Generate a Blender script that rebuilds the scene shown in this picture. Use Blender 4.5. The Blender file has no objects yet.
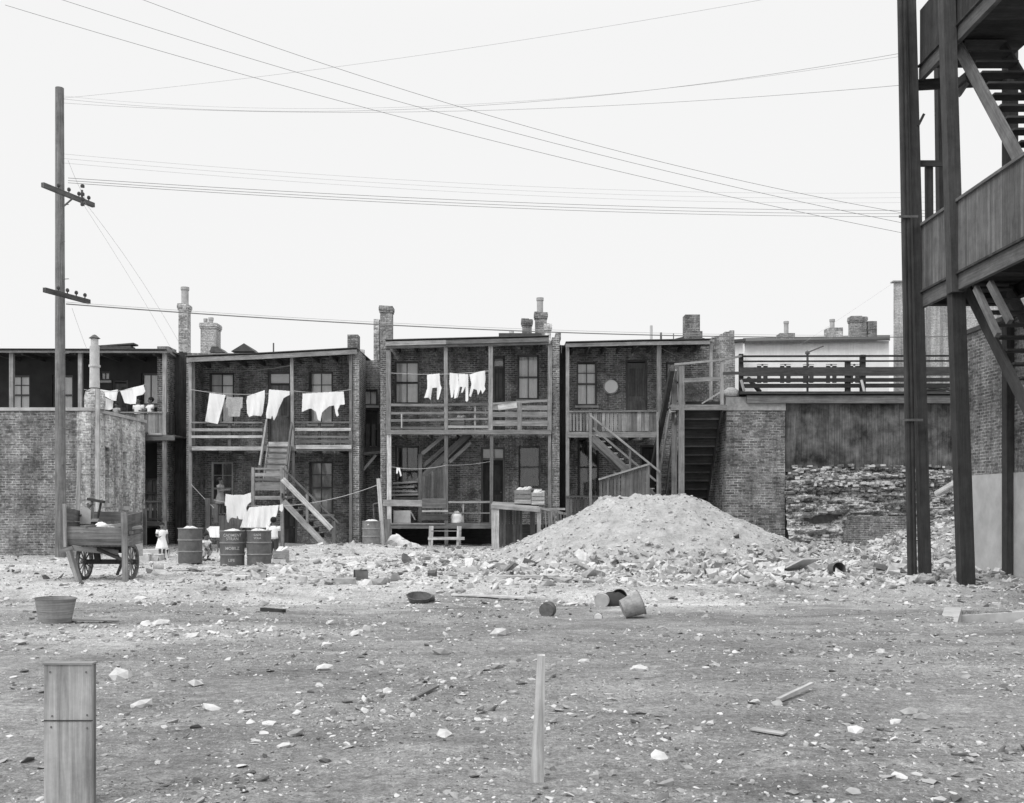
import bpy, math, random
import numpy as np
from mathutils import Vector, Matrix, noise as mnoise
random.seed(7)
rng = np.random.default_rng(7)
R = math.radians
SC = bpy.context.scene
COL = SC.collection
EYE = 1.5

# ------------------------------------------------------------------ camera, sky, sun, exposure
cd = bpy.data.cameras.new('camera'); cam = bpy.data.objects.new('camera', cd); COL.objects.link(cam)
cam.location = (0, 0, EYE); cam.rotation_euler = (R(90), 0, 0)
cd.sensor_width = 36; cd.lens = 36*1000/1024; cd.shift_y = (505-401.5)/1024
cd.clip_start = 0.1; cd.clip_end = 3000
SC.camera = cam
W = bpy.data.worlds.new('World'); SC.world = W; W.use_nodes = True
nt = W.node_tree; nt.nodes.clear()
wo = nt.nodes.new('ShaderNodeOutputWorld'); bg = nt.nodes.new('ShaderNodeBackground')
sky = nt.nodes.new('ShaderNodeTexSky'); sky.sky_type = 'NISHITA'; sky.sun_disc = False
sky.sun_elevation = R(48); sky.sun_rotation = R(-135); sky.dust_density = 3; sky.air_density = 1
bw = nt.nodes.new('ShaderNodeRGBToBW')
mx = nt.nodes.new('ShaderNodeMix'); mx.data_type = 'FLOAT'
mx.inputs['Factor'].default_value = 0.93
mx.inputs[3].default_value = 9.45
nt.links.new(sky.outputs[0], bw.inputs[0]); nt.links.new(bw.outputs[0], mx.inputs[2])
tc = nt.nodes.new('ShaderNodeTexCoord'); sx_ = nt.nodes.new('ShaderNodeSeparateXYZ'); nt.links.new(tc.outputs['Generated'], sx_.inputs[0])
mp_ = nt.nodes.new('ShaderNodeMapRange'); mp_.interpolation_type = 'SMOOTHSTEP'      # overcast sky: brighter overhead than near the horizon
for i_, v_ in ((1, 0.42), (2, 0.95), (3, 1.0), (4, 1.9)): mp_.inputs[i_].default_value = v_
nt.links.new(sx_.outputs[2], mp_.inputs[0])
ml_ = nt.nodes.new('ShaderNodeMath'); ml_.operation = 'MULTIPLY'; nt.links.new(mx.outputs[0], ml_.inputs[0]); nt.links.new(mp_.outputs[0], ml_.inputs[1])
nt.links.new(ml_.outputs[0], bg.inputs[0]); bg.inputs[1].default_value = 0.10
nt.links.new(bg.outputs[0], wo.inputs[0])
sd = bpy.data.lights.new('sun', 'SUN'); sd.energy = 1.5; sd.angle = R(22); sd.color = (1, 1, 1)
sun = bpy.data.objects.new('sun', sd); COL.objects.link(sun)
az, el = R(-45), R(46)                      # from the left, behind the camera
sv = Vector((math.sin(az)*math.cos(el), -math.cos(az)*math.cos(el), math.sin(el)))
sun.rotation_euler = sv.to_track_quat('Z', 'Y').to_euler()
SC.view_settings.view_transform = 'Standard'; SC.view_settings.look = 'None'
SC.view_settings.exposure = 0.03; SC.view_settings.gamma = 1
SC.view_settings.use_curve_mapping = False

# ------------------------------------------------------------------ materials (black and white film: all greys)
def nodes(name, rough=0.85):
    m = bpy.data.materials.new(name); m.use_nodes = True
    t = m.node_tree; p = t.nodes['Principled BSDF']
    p.inputs['Roughness'].default_value = rough
    p.inputs['Specular IOR Level'].default_value = 0.25
    return m, t, p
def N(t, kind, **kw):
    n = t.nodes.new(kind)
    for k, v in kw.items(): setattr(n, k, v)
    return n
def ramp(t, src, stops):
    r = N(t, 'ShaderNodeValToRGB'); e = r.color_ramp.elements
    while len(e) < len(stops): e.new(0.5)
    for i, (p, v) in enumerate(stops):
        e[i].position = p; e[i].color = (v, v, v, 1)
    t.links.new(src, r.inputs[0]); return r.outputs[0]
def math_(t, op, a, b=None, c=None):
    n = N(t, 'ShaderNodeMath', operation=op)
    for i, v in enumerate((a, b, c)):
        if v is None: continue
        if isinstance(v, (int, float)): n.inputs[i].default_value = v
        else: t.links.new(v, n.inputs[i])
    return n.outputs[0]
def mixf(t, f, a, b):
    n = N(t, 'ShaderNodeMix', data_type='FLOAT')
    for i, v in ((0, f), (2, a), (3, b)):
        if isinstance(v, (int, float)): n.inputs[i].default_value = v
        else: t.links.new(v, n.inputs[i])
    return n.outputs[0]
def noise(t, vec, scale, detail=4, rough=0.6, dist=0):
    n = N(t, 'ShaderNodeTexNoise'); n.inputs['Scale'].default_value = scale
    n.inputs['Detail'].default_value = detail; n.inputs['Roughness'].default_value = rough
    n.inputs['Distortion'].default_value = dist
    if vec is not None: t.links.new(vec, n.inputs['Vector'])
    return n.outputs[0]
def bump(t, p, h, strength, dist):
    b = N(t, 'ShaderNodeBump'); b.inputs['Strength'].default_value = strength
    b.inputs['Distance'].default_value = dist
    t.links.new(h, b.inputs['Height']); t.links.new(b.outputs[0], p.inputs['Normal'])
def plain(name, v, rough=0.8, var=0.15, scale=6, metal=0):
    m, t, p = nodes(name, rough)
    g = N(t, 'ShaderNodeNewGeometry')
    n = noise(t, g.outputs['Position'], scale, 5, 0.65)
    c = ramp(t, n, [(0.25, v*(1-var)), (0.75, v*(1+var))])
    t.links.new(c, p.inputs['Base Color']); p.inputs['Metallic'].default_value = metal
    return m
def brick(name, lo, hi, mortar, course=0.075, length=0.21, blotch=0.5, msize=0.011, lime=0.0):
    m, t, p = nodes(name, 0.92)
    g = N(t, 'ShaderNodeNewGeometry')
    sp = N(t, 'ShaderNodeSeparateXYZ'); t.links.new(g.outputs['Position'], sp.inputs[0])
    sn = N(t, 'ShaderNodeSeparateXYZ'); t.links.new(g.outputs['True Normal'], sn.inputs[0])
    side = math_(t, 'GREATER_THAN', math_(t, 'ABSOLUTE', sn.outputs[0]), 0.7)
    u = math_(t, 'ADD', mixf(t, side, sp.outputs[0], sp.outputs[1]), math_(t, 'MULTIPLY', noise(t, g.outputs['Position'], 2.1, 3), 0.12))
    wob = noise(t, g.outputs['Position'], 1.3, 3)
    v = math_(t, 'ADD', sp.outputs[2], math_(t, 'MULTIPLY', wob, 0.05))
    cb = N(t, 'ShaderNodeCombineXYZ'); t.links.new(u, cb.inputs[0]); t.links.new(v, cb.inputs[1])
    b = N(t, 'ShaderNodeTexBrick'); t.links.new(cb.outputs[0], b.inputs['Vector'])
    b.inputs['Scale'].default_value = 1; b.inputs['Brick Width'].default_value = length
    b.inputs['Row Height'].default_value = course; b.inputs['Mortar Size'].default_value = msize
    b.inputs['Mortar Smooth'].default_value = 0.3; b.inputs['Bias'].default_value = -0.1
    b.inputs['Color1'].default_value = (lo, lo, lo, 1); b.inputs['Color2'].default_value = (hi, hi, hi, 1)
    # mortar is lost here, bright there
    mm = ramp(t, noise(t, g.outputs['Position'], 1.7, 5, 0.7), [(0.35, lo*0.8), (0.6, mortar)])
    t.links.new(mm, b.inputs['Mortar'])
    bl = ramp(t, noise(t, g.outputs['Position'], 0.8, 8, 0.72), [(0.28, 1-blotch), (0.5, 1.0), (0.74, 1+blotch)])
    col = math_(t, 'MULTIPLY', b.outputs[0], bl)
    sp2 = ramp(t, noise(t, g.outputs['Position'], 7.0, 3, 0.6), [(0.66-lime*0.25, 0), (0.72-lime*0.2, 1)])
    col = mixf(t, math_(t, 'MULTIPLY', sp2, 0.55), col, mortar*1.15)
    # soot and rain runs: tall narrow stains; and grit
    mp = N(t, 'ShaderNodeMapping'); mp.inputs['Scale'].default_value = (3.2, 3.2, 0.28); t.links.new(g.outputs['Position'], mp.inputs[0])
    run = ramp(t, noise(t, mp.outputs[0], 1, 6, 0.7), [(0.36, 0.62), (0.52, 1.0), (0.72, 1.18)])
    grit = ramp(t, noise(t, g.outputs['Position'], 17, 4, 0.8), [(0.34, 0.6), (0.5, 1.0), (0.66, 1.5)])
    col = math_(t, 'MULTIPLY', math_(t, 'MULTIPLY', col, run), grit)
    t.links.new(col, p.inputs['Base Color'])
    bump(t, p, math_(t, 'SUBTRACT', noise(t, g.outputs['Position'], 13, 4, 0.8), math_(t, 'MULTIPLY', b.outputs[1], 0.8)), 0.7, 0.03)
    return m
def wood(name, v, var=0.45, streak=0.5, rough=0.9, mottle=(2.3, .72, 1.25)):
    m, t, p = nodes(name, rough)
    uv = N(t, 'ShaderNodeUVMap')
    mp = N(t, 'ShaderNodeMapping'); mp.inputs['Scale'].default_value = (1.2, 22, 1)
    t.links.new(uv.outputs[0], mp.inputs[0])
    n1 = noise(t, mp.outputs[0], 1, 6, 0.7, 0.4)
    s = N(t, 'ShaderNodeSeparateXYZ'); t.links.new(uv.outputs[0], s.inputs[0])
    fl = math_(t, 'FLOOR', math_(t, 'DIVIDE', s.outputs[1], 10))
    wn = N(t, 'ShaderNodeTexWhiteNoise', noise_dimensions='1D'); t.links.new(fl, wn.inputs['W'])
    g = N(t, 'ShaderNodeNewGeometry')
    n2 = noise(t, g.outputs['Position'], mottle[0], 7, 0.75)
    a = ramp(t, n1, [(0.3, 1-streak), (0.7, 1+streak*0.7)])
    c = math_(t, 'MULTIPLY', a, math_(t, 'MULTIPLY_ADD', wn.outputs[0], var*2, 1-var))
    c = math_(t, 'MULTIPLY', c, ramp(t, n2, [(0.33, mottle[1]), (0.7, mottle[2])]))
    c = math_(t, 'MULTIPLY', c, v)
    t.links.new(c, p.inputs['Base Color'])
    bump(t, p, n1, 0.4, 0.01)
    return m
M = {}
M['brick'] = brick('dark_common_brick', 0.12, 0.28, 0.42, lime=0.2, msize=0.014)
M['brick_c'] = brick('grey_common_brick', 0.13, 0.31, 0.50, lime=0.2, msize=0.015)
M['brick_wash'] = brick('worn_whitewashed_brick', 0.28, 0.66, 0.66, lime=0.5, blotch=.6)
M['brick_white'] = brick('pale_painted_brick', 0.42, 0.58, 0.5, blotch=0.2)
M['brick_wall'] = brick('retaining_wall_brick', 0.10, 0.28, 0.42, course=0.09, length=0.27, msize=0.013, blotch=0.7, lime=0.25)
M['brick_chim'] = brick('weathered_chimney_brick', 0.16, 0.36, 0.45, lime=0.3)
M['brick_mound'] = brick('crumbling_brick', 0.17, 0.5, 0.6, course=0.085, length=0.2, blotch=0.8, lime=0.6, msize=0.02)
M['wood'] = wood('weathered_grey_wood', 0.27)
M['wood_light'] = wood('bleached_wood', 0.5, 0.3)
M['wood_dark'] = wood('dark_stained_wood', 0.125)
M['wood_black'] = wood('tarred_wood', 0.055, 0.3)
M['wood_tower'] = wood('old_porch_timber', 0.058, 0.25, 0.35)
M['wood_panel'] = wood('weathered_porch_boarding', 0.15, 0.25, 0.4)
M['siding'] = wood('white_painted_siding', 0.88, 0.05, 0.08, mottle=(2.3, .93, 1.05))
M['wood_cart'] = wood('worn_cart_boards', 0.165, 0.3)
M['tarred_boards'] = wood('tarred_boards', 0.075, 0.12, 0.5, mottle=(1.5, .3, 2.7))
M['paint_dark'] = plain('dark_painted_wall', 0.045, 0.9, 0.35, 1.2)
M['tar'] = plain('tar_paper_roofing', 0.09, 0.95, 0.3)
M['enamel'] = plain('bright_enamel', 0.86, 0.4, 0.05)
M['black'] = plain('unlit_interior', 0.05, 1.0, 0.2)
M['iron'] = plain('rusted_sheet_iron', 0.12, 0.7, 0.45, 9)
M['drum'] = plain('painted_steel_drum', 0.12, 0.55, 0.35, 7)
M['drum_light'] = plain('faded_steel_drum', 0.20, 0.7, 0.35, 7)
M['galv'] = plain('galvanised_sheet', 0.55, 0.5, 0.2, 5)
M['tin'] = plain('weathered_tin', 0.28, 0.6, 0.4, 12)
M['cloth'] = plain('white_cotton_laundry', 0.88, 0.95, 0.04, 5)
M['cloth_grey'] = plain('grey_printed_cotton', 0.42, 0.95, 0.35, 25)
M['dress_mid'] = plain('faded_grey_cotton', 0.24, 0.95, 0.2, 14)
M['trousers'] = plain('dark_cotton', 0.06, 0.95, 0.2)
M['skin'] = plain('skin', 0.16, 0.6, 0.06)
M['hair'] = plain('dark_hair', 0.02, 0.8, 0.2)
M['conc'] = plain('old_concrete', 0.42, 0.92, 0.28, 4)
M['plaster'] = plain('pale_plaster', 0.5, 0.9, 0.22, 2)
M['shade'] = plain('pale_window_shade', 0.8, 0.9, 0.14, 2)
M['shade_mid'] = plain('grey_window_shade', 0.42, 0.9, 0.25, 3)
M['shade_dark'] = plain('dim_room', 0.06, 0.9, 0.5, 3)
M['rope'] = plain('cotton_clothesline', 0.5, 0.9)
M['wire'] = plain('wire', 0.2, 0.6, 0.05)
M['wire_pale'] = plain('oxidised_wire', 0.42, 0.6, 0.05)
M['porcelain'] = plain('dark_insulator', 0.06, 0.4)
M['stencil'] = plain('white_stencil_paint', 0.42, 0.8, 0.3, 30)
M['stone'] = plain('pale_rubble_stone', 0.56, 0.95, 0.3, 8)
M['stone_mid'] = plain('grey_rubble_stone', 0.33, 0.95, 0.35, 8)
M['stone_dark'] = plain('dark_cinder', 0.13, 0.95, 0.45, 8)
M['paper'] = plain('dirty_paper', 0.66, 0.9, 0.15, 6)
M['cardboard'] = plain('weathered_cardboard', 0.4, 0.95, 0.2, 6)
gm, gt, gp = nodes('window_glass', 0.06)
gt.nodes.remove(gp)
tr = N(gt, 'ShaderNodeBsdfTransparent'); gl = N(gt, 'ShaderNodeBsdfGlossy'); gl.inputs['Roughness'].default_value = 0.06
mxs = N(gt, 'ShaderNodeMixShader'); mxs.inputs[0].default_value = 0.06
gt.links.new(tr.outputs[0], mxs.inputs[1]); gt.links.new(gl.outputs[0], mxs.inputs[2])
gt.links.new(mxs.outputs[0], gt.nodes['Material Output'].inputs[0])
M['glass'] = gm

# ------------------------------------------------------------------ geometry helpers
def X(px, Y): return (px-512)*Y/1000
def Z(py, Y): return EYE+(505-py)*Y/1000
def P(px, py, Y): return Vector((X(px, Y), Y, Z(py, Y)))
def link(o, parent=None):
    COL.objects.link(o)
    if parent is not None: o.parent = parent
    return o
def tag(o, label, cat, group=None, kind=None):
    if label: o['label'] = label
    if cat: o['category'] = cat
    if group: o['group'] = group
    if kind: o['kind'] = kind
    return o
def thing(name, label, cat, loc=(0, 0, 0), group=None):
    o = bpy.data.objects.new(name, None); o.location = loc; o.empty_display_size = 0.3
    COL.objects.link(o); return tag(o, label, cat, group)
def wloc(o):
    v = Vector((0, 0, 0))
    while o is not None: v += o.location; o = o.parent
    return v
def tube_mesh(name, pts, r, mat, origin, n=5):
    b = B()
    pts = [Vector(p)-Vector(origin) for p in pts]; rg = []
    for i, p in enumerate(pts):
        d = (pts[min(i+1, len(pts)-1)]-pts[max(i-1, 0)]).normalized(); a = d.cross(Vector((0, 0, 1))).normalized(); u = a.cross(d)
        rg.append([p+(a*math.cos(t)+u*math.sin(t))*r for t in [2*math.pi*k/n for k in range(n)]])
    for i in range(len(rg)-1):
        for k in range(n): q = (k+1) % n; b.face([rg[i][k], rg[i+1][k], rg[i+1][q], rg[i][q]])
    b.face(rg[0]); b.face(rg[-1][::-1]); o = b.build(name, mat, None); o.location = origin; return o
class B:
    def __init__(s): s.v = []; s.f = []; s.uv = []
    def face(s, pts, uvs=None):
        i = len(s.v); s.v += [tuple(p) for p in pts]; s.f.append(tuple(range(i, i+len(pts))))
        s.uv += uvs if uvs else [(p[0], p[2]) for p in pts]
    def hexa(s, c):
        """c: 8 corners, 0-3 one end ring, 4-7 the other; wood grain runs from ring to ring"""
        L = (Vector(c[4])-Vector(c[0])).length; k = 10*random.randint(0, 400); o = random.uniform(0, 50)
        q = [0]
        for i in range(4): q.append(q[-1]+(Vector(c[(i+1) % 4])-Vector(c[i])).length)
        for i in range(4):
            j = (i+1) % 4
            s.face([c[i], c[j], c[4+j], c[4+i]], [(o, k+q[i]), (o, k+q[i+1]), (o+L, k+q[i+1]), (o+L, k+q[i])])
        a, b = (Vector(c[1])-Vector(c[0])).length, (Vector(c[3])-Vector(c[0])).length
        e = [(o, k), (o, k+a), (o+b, k+a), (o+b, k)]
        s.face([c[3], c[2], c[1], c[0]], e); s.face([c[4], c[5], c[6], c[7]], e)
    def box(s, x0, x1, y0, y1, z0, z1, ax=None):
        if x0 > x1: x0, x1 = x1, x0
        if y0 > y1: y0, y1 = y1, y0
        if z0 > z1: z0, z1 = z1, z0
        d = (x1-x0, y1-y0, z1-z0)
        if ax is None: ax = d.index(max(d))
        if ax == 0: c = [(x0, y0, z0), (x0, y0, z1), (x0, y1, z1), (x0, y1, z0)]; c += [(x1, p[1], p[2]) for p in c]
        elif ax == 1: c = [(x0, y0, z0), (x1, y0, z0), (x1, y0, z1), (x0, y0, z1)]; c += [(p[0], y1, p[2]) for p in c]
        else: c = [(x0, y0, z0), (x0, y1, z0), (x1, y1, z0), (x1, y0, z0)]; c += [(p[0], p[1], z1) for p in c]
        s.hexa(c)
    def pbox(s, a, b, c, d, Y, dep, ax=None):
        """front face at depth Y spans picture columns a..b and rows c..d; dep deep"""
        s.box(X(a, Y), X(b, Y), Y, Y+dep, Z(c, Y), Z(d, Y), ax)
    def beam(s, p, q, w, h, up=(0, 0, 1)):
        p = Vector(p); q = Vector(q); d = (q-p).normalized(); u = Vector(up)
        if abs(d.dot(u)) > 0.98: u = Vector((0, 1, 0))
        r = d.cross(u).normalized(); u = r.cross(d).normalized()
        k = [(-w/2, -h/2), (w/2, -h/2), (w/2, h/2), (-w/2, h/2)]
        s.hexa([p+r*a+u*b for a, b in k]+[q+r*a+u*b for a, b in k])
    def rod(s, p, q, r0, r1=None, n=8, caps=True):
        r1 = r0 if r1 is None else r1
        p = Vector(p); q = Vector(q); d = (q-p); L = d.length; d = d/L
        u = Vector((0, 0, 1)) if abs(d.z) < 0.9 else Vector((1, 0, 0))
        a = d.cross(u).normalized(); b = d.cross(a)
        k = 10*random.randint(0, 400)
        A = [p+(a*math.cos(t)+b*math.sin(t))*r0 for t in [2*math.pi*i/n for i in range(n)]]
        C = [q+(a*math.cos(t)+b*math.sin(t))*r1 for t in [2*math.pi*i/n for i in range(n)]]
        for i in range(n):
            j = (i+1) % n; u0 = i*6.28*r0/n; u1 = (i+1)*6.28*r0/n
            s.face([A[i], C[i], C[j], A[j]], [(0, k+u0), (L, k+u0), (L, k+u1), (0, k+u1)])
        if caps: s.face(A, None); s.face(C[::-1], None)
    def lathe(s, base, prof, n=20, axis=(0, 0, 1)):
        ax = Vector(axis).normalized(); u = Vector((1, 0, 0)) if abs(ax.x) < 0.8 else Vector((0, 1, 0))
        a = ax.cross(u).normalized(); b = ax.cross(a); base = Vector(base)
        rg = [[base+ax*z+(a*math.cos(2*math.pi*i/n)+b*math.sin(2*math.pi*i/n))*r for i in range(n)] for r, z in prof]
        for k in range(len(rg)-1):
            for i in range(n):
                j = (i+1) % n; s.face([rg[k][i], rg[k][j], rg[k+1][j], rg[k+1][i]])
    def prism(s, pts, y0, y1, flat='xz'):
        """polygon of (x, z) points extruded in y"""
        A = [(x, y0, z) for x, z in pts]; C = [(x, y1, z) for x, z in pts]
        s.face(A); s.face(C[::-1])
        for i in range(len(pts)):
            j = (i+1) % len(pts); s.face([A[j], A[i], C[i], C[j]])
    def build(s, name, mat, parent=None, smooth=False, merge=False):
        me = bpy.data.meshes.new(name); o0 = wloc(parent)
        ctr = Vector((0, 0, 0))
        me.from_pydata([tuple(Vector(v)-o0) for v in s.v], [], s.f)
        uvl = me.uv_layers.new(name='UVMap')
        uvl.data.foreach_set('uv', [c for p in s.uv for c in p])
        if isinstance(mat, str): mat = M[mat]
        me.materials.append(mat)
        if merge or smooth:
            import bmesh
            bm = bmesh.new(); bm.from_mesh(me); bmesh.ops.remove_doubles(bm, verts=bm.verts, dist=1e-4)
            bmesh.ops.recalc_face_normals(bm, faces=bm.faces); bm.to_mesh(me); bm.free()
        me.shade_smooth() if smooth else me.shade_flat()
        me.update()
        return link(bpy.data.objects.new(name, me), parent)
def one(name, mat, parent, fn, **kw):
    b = B(); fn(b); return b.build(name, mat, parent, **kw)
def pb(name, mat, parent, a, b_, c, d, Y, dep, ax=None):
    b = B(); b.pbox(a, b_, c, d, Y, dep, ax); return b.build(name, mat, parent)
def bm_(name, mat, parent, p, q, w, h):
    b = B(); b.beam(P(*p), P(*q), w, h); return b.build(name, mat, parent)
def rootmesh(name, mat, build, label, cat, loc, group=None, **kw):
    """a thing that is one mesh, its origin at loc"""
    b = B(); build(b)
    loc = Vector(loc); b.v = [tuple(Vector(v)-loc) for v in b.v]
    o = b.build(name, mat, None, **kw); o.location = loc
    return tag(o, label, cat, group)

def wall_holes(b, x0, x1, z0, z1, y0, y1, holes):
    xs = sorted({x0, x1, *[h[0] for h in holes], *[h[1] for h in holes]})
    zs = sorted({z0, z1, *[h[2] for h in holes], *[h[3] for h in holes]})
    xs = [x for x in xs if x0 <= x <= x1]; zs = [z for z in zs if z0 <= z <= z1]
    for i in range(len(xs)-1):
        run = None
        for k in range(len(zs)-1):
            cx, cz = (xs[i]+xs[i+1])/2, (zs[k]+zs[k+1])/2
            solid = not any(h[0] < cx < h[1] and h[2] < cz < h[3] for h in holes)
            if solid: run = (run[0] if run else zs[k], zs[k+1])
            if run and (not solid or k == len(zs)-2):
                b.box(xs[i], xs[i+1], y0, y1, run[0], run[1], 0); run = None

def window(parent, a, b_, c, d, Y, shade='shade', cols=2, rows=2, frame='wood_dark', split=True, name='window'):
    """double-hung sash window filling a hole; a..b_, c..d picture columns/rows at the wall plane Y"""
    x0, x1, z1, z0 = X(a, Y), X(b_, Y), Z(c, Y), Z(d, Y)
    y = Y+0.07; f = 0.07
    m = B()
    m.box(x0, x0+f, y, y+0.08, z0, z1); m.box(x1-f, x1, y, y+0.08, z0, z1)
    m.box(x0+f, x1-f, y, y+0.08, z1-f, z1); m.box(x0+f, x1-f, y, y+0.08, z0, z0+f)
    zm = (z0+z1)/2
    if split: m.box(x0+f, x1-f, y+0.012, y+0.07, zm-0.035, zm+0.035)
    for i in range(1, cols):
        xx = x0+(x1-x0)*i/cols; m.box(xx-0.018, xx+0.018, y+0.03, y+0.062, z0+f, z1-f)
    if rows > 1 and split:
        zz = (zm+z1)/2; m.box(x0+f, x1-f, y+0.032, y+0.06, zz-0.016, zz+0.016)
        if rows > 2: zz = (zm+z0)/2; m.box(x0+f, x1-f, y+0.032, y+0.06, zz-0.016, zz+0.016)
    w = m.build(name, frame, parent)
    g = B(); g.box(x0+f*.8, x1-f*.8, y+0.045, y+0.049, z0+f*.8, z1-f*.8); g.build('pane', 'glass', w)
    s = B(); n = 14
    for i in range(n):
        u0, u1 = i/n, (i+1)/n
        ya = y+0.13+0.018*math.sin(u0*23+a); yb = y+0.13+0.018*math.sin(u1*23+a)
        xa, xb = x0+0.01+(x1-x0-0.02)*u0, x0+0.01+(x1-x0-0.02)*u1
        s.face([(xa, ya, z0), (xb, yb, z0), (xb, yb, z1), (xa, ya, z1)])
    s.build('curtain', shade, w)
    k = B(); k.box(x0-0.06, x1+0.06, Y-0.06, Y+0.065, z0-0.09, z0-0.003); k.build('sill', 'conc', w)
    return w
def door(parent, a, b_, c, d, Y, mat='wood_dark', transom=None, lit='shade_mid'):
    x0, x1, z1, z0 = X(a, Y), X(b_, Y), Z(c, Y), Z(d, Y); y = Y+0.06; f = 0.08
    m = B(); m.box(x0, x0+f, y, y+0.1, z0, z1); m.box(x1-f, x1, y, y+0.1, z0, z1); m.box(x0+f, x1-f, y, y+0.1, z1-f, z1)
    zt = z1-f
    if transom: zt = Z(transom, Y); m.box(x0+f, x1-f, y+0.004, y+0.1, zt-0.04, zt+0.04)
    fr = m.build('door_frame', 'wood_dark', parent)
    if transom:
        g = B(); g.box(x0+f, x1-f, y+0.05, y+0.054, zt+0.04, z1-f); g.build('transom', 'glass', fr)
        g = B(); g.box(x0+f, x1-f, y+0.09, y+0.1, zt+0.04, z1-f); g.build('curtain', lit, fr)
    e = B(); e.box(x0+f, x1-f, y+0.05, y+0.09, z0, zt-0.04)
    w = x1-x0-2*f
    for k, (u0, u1) in enumerate(((0.08, 0.45), (0.52, 0.92))):
        h = zt-0.04-z0
        for s0, s1 in ((0.12, 0.46), (0.54, 0.88)):
            e.box(x0+f+w*s0, x0+f+w*s1, y+0.035, y+0.05, z0+h*u0, z0+h*u1)
    dd = e.build('door', mat, parent)
    h = B(); h.rod((x0+f+w*.9, y+0.05, z0+(zt-z0)*.48), (x0+f+w*.9, y-0.01, z0+(zt-z0)*.48), 0.03); h.build('door_knob', 'iron', dd)
    return dd
def planks(b, a, b_, c0, c1, Y, step, dep=0.03, bot0=None, bot1=None, gap=0.008, jit=0.03):
    """vertical boards; top row runs c0 (left) to c1 (right), bottom bot0..bot1"""
    x0, x1 = X(a, Y), X(b_, Y); n = max(1, int(abs(x1-x0)/step)); bot1 = bot0 if bot1 is None else bot1
    for i in range(n):
        u = i/n; v = (i+1)/n; xa = x0+(x1-x0)*u; xb = x0+(x1-x0)*v-gap
        zt = Z(c0+(c1-c0)*(u+v)/2, Y)+random.uniform(-jit, jit); zb = Z(bot0+(bot1-bot0)*(u+v)/2, Y)
        o = random.uniform(0, 0.008)
        b.box(xa, xb, Y+o, Y+dep+o, zb, zt, 2)
def chimney(parent, a, b_, c, d, Y, mat='brick_chim', dep=None, cap=True, pots=None, name='chimney'):
    dep = dep or abs(X(b_, Y)-X(a, Y))
    m = B(); zt = Z(c, Y); x0, x1 = X(a, Y), X(b_, Y); z0 = Z(d, Y)-0.4
    if cap:
        o = 0.05; m.box(x0+o, x1-o, Y+o, Y+dep-o, z0, zt-0.28, 2)
        m.box(x0+0.02, x1-0.02, Y+0.02, Y+dep-0.02, zt-0.28, zt-0.2, 0); m.box(x0, x1, Y, Y+dep, zt-0.2, zt-0.07, 0)
        hs = [random.uniform(-.02, .05) for _ in range(3)]
        for k in range(3):
            w = (x1-x0)/3; m.box(x0+w*k+(.015 if k == 0 else .001), x0+w*(k+1)-(.02 if k == 2 else .001), Y+0.015+.004*k, Y+dep-0.015, zt-0.069, zt-0.03+hs[k], 0)
    else: m.box(x0, x1, Y, Y+dep, z0, zt, 2)
    ch = m.build(name, mat, parent)
    for (pa, pb_, pc, pd) in pots or []:
        r = (X(pb_, Y)-X(pa, Y))/2; q = B(); xc = (X(pa, Y)+X(pb_, Y))/2
        q.lathe((xc, Y+dep/2, Z(pd, Y)-0.12), [(0.001, 0), (r, 0), (r*1.0, (pd-pc)*Y/1000), (r*1.18, (pd-pc)*Y/1000), (r*1.18, (pd-pc)*Y/1000+0.12), (r*.8, (pd-pc)*Y/1000+.12), (r*.8, 0.2), (0.001, 0.2)], 14)
        q.build('chimney_pot', 'conc', ch, smooth=False)
    return ch
# ------------------------------------------------------------------ ground
def fbm(x, y, s, seed=0, octv=4):
    """cheap vectorised value noise"""
    out = np.zeros_like(x, dtype=float); amp = 1; tot = 0
    for o in range(octv):
        xx = x*s+seed*17.3+o*9.1; yy = y*s-seed*5.7+o*3.3
        xi = np.floor(xx); yi = np.floor(yy); fx = xx-xi; fy = yy-yi
        fx = fx*fx*(3-2*fx); fy = fy*fy*(3-2*fy)
        def h(a, b):
            v = np.sin(a*127.1+b*311.7+seed*13.7+o*7.1)*43758.5453
            return v-np.floor(v)
        v = (h(xi, yi)*(1-fx)+h(xi+1, yi)*fx)*(1-fy)+(h(xi, yi+1)*(1-fx)+h(xi+1, yi+1)*fx)*fy
        out += amp*(v-0.5); tot += amp; amp *= 0.5; s *= 2.03
    return out/tot*2
PIT = [(5.78, 13.1), (6.45, 14.45), (7.35, 14.2), (6.45, 12.75)]
def in_poly(poly, x, y):
    c = np.zeros(np.shape(x), bool); n = len(poly)
    for i in range(n):
        x0, y0 = poly[i]; x1, y1 = poly[(i+1) % n]
        c ^= ((y0 > y) != (y1 > y)) & (x < (x1-x0)*(y-y0)/(y1-y0+1e-9)+x0)
    return c
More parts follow.
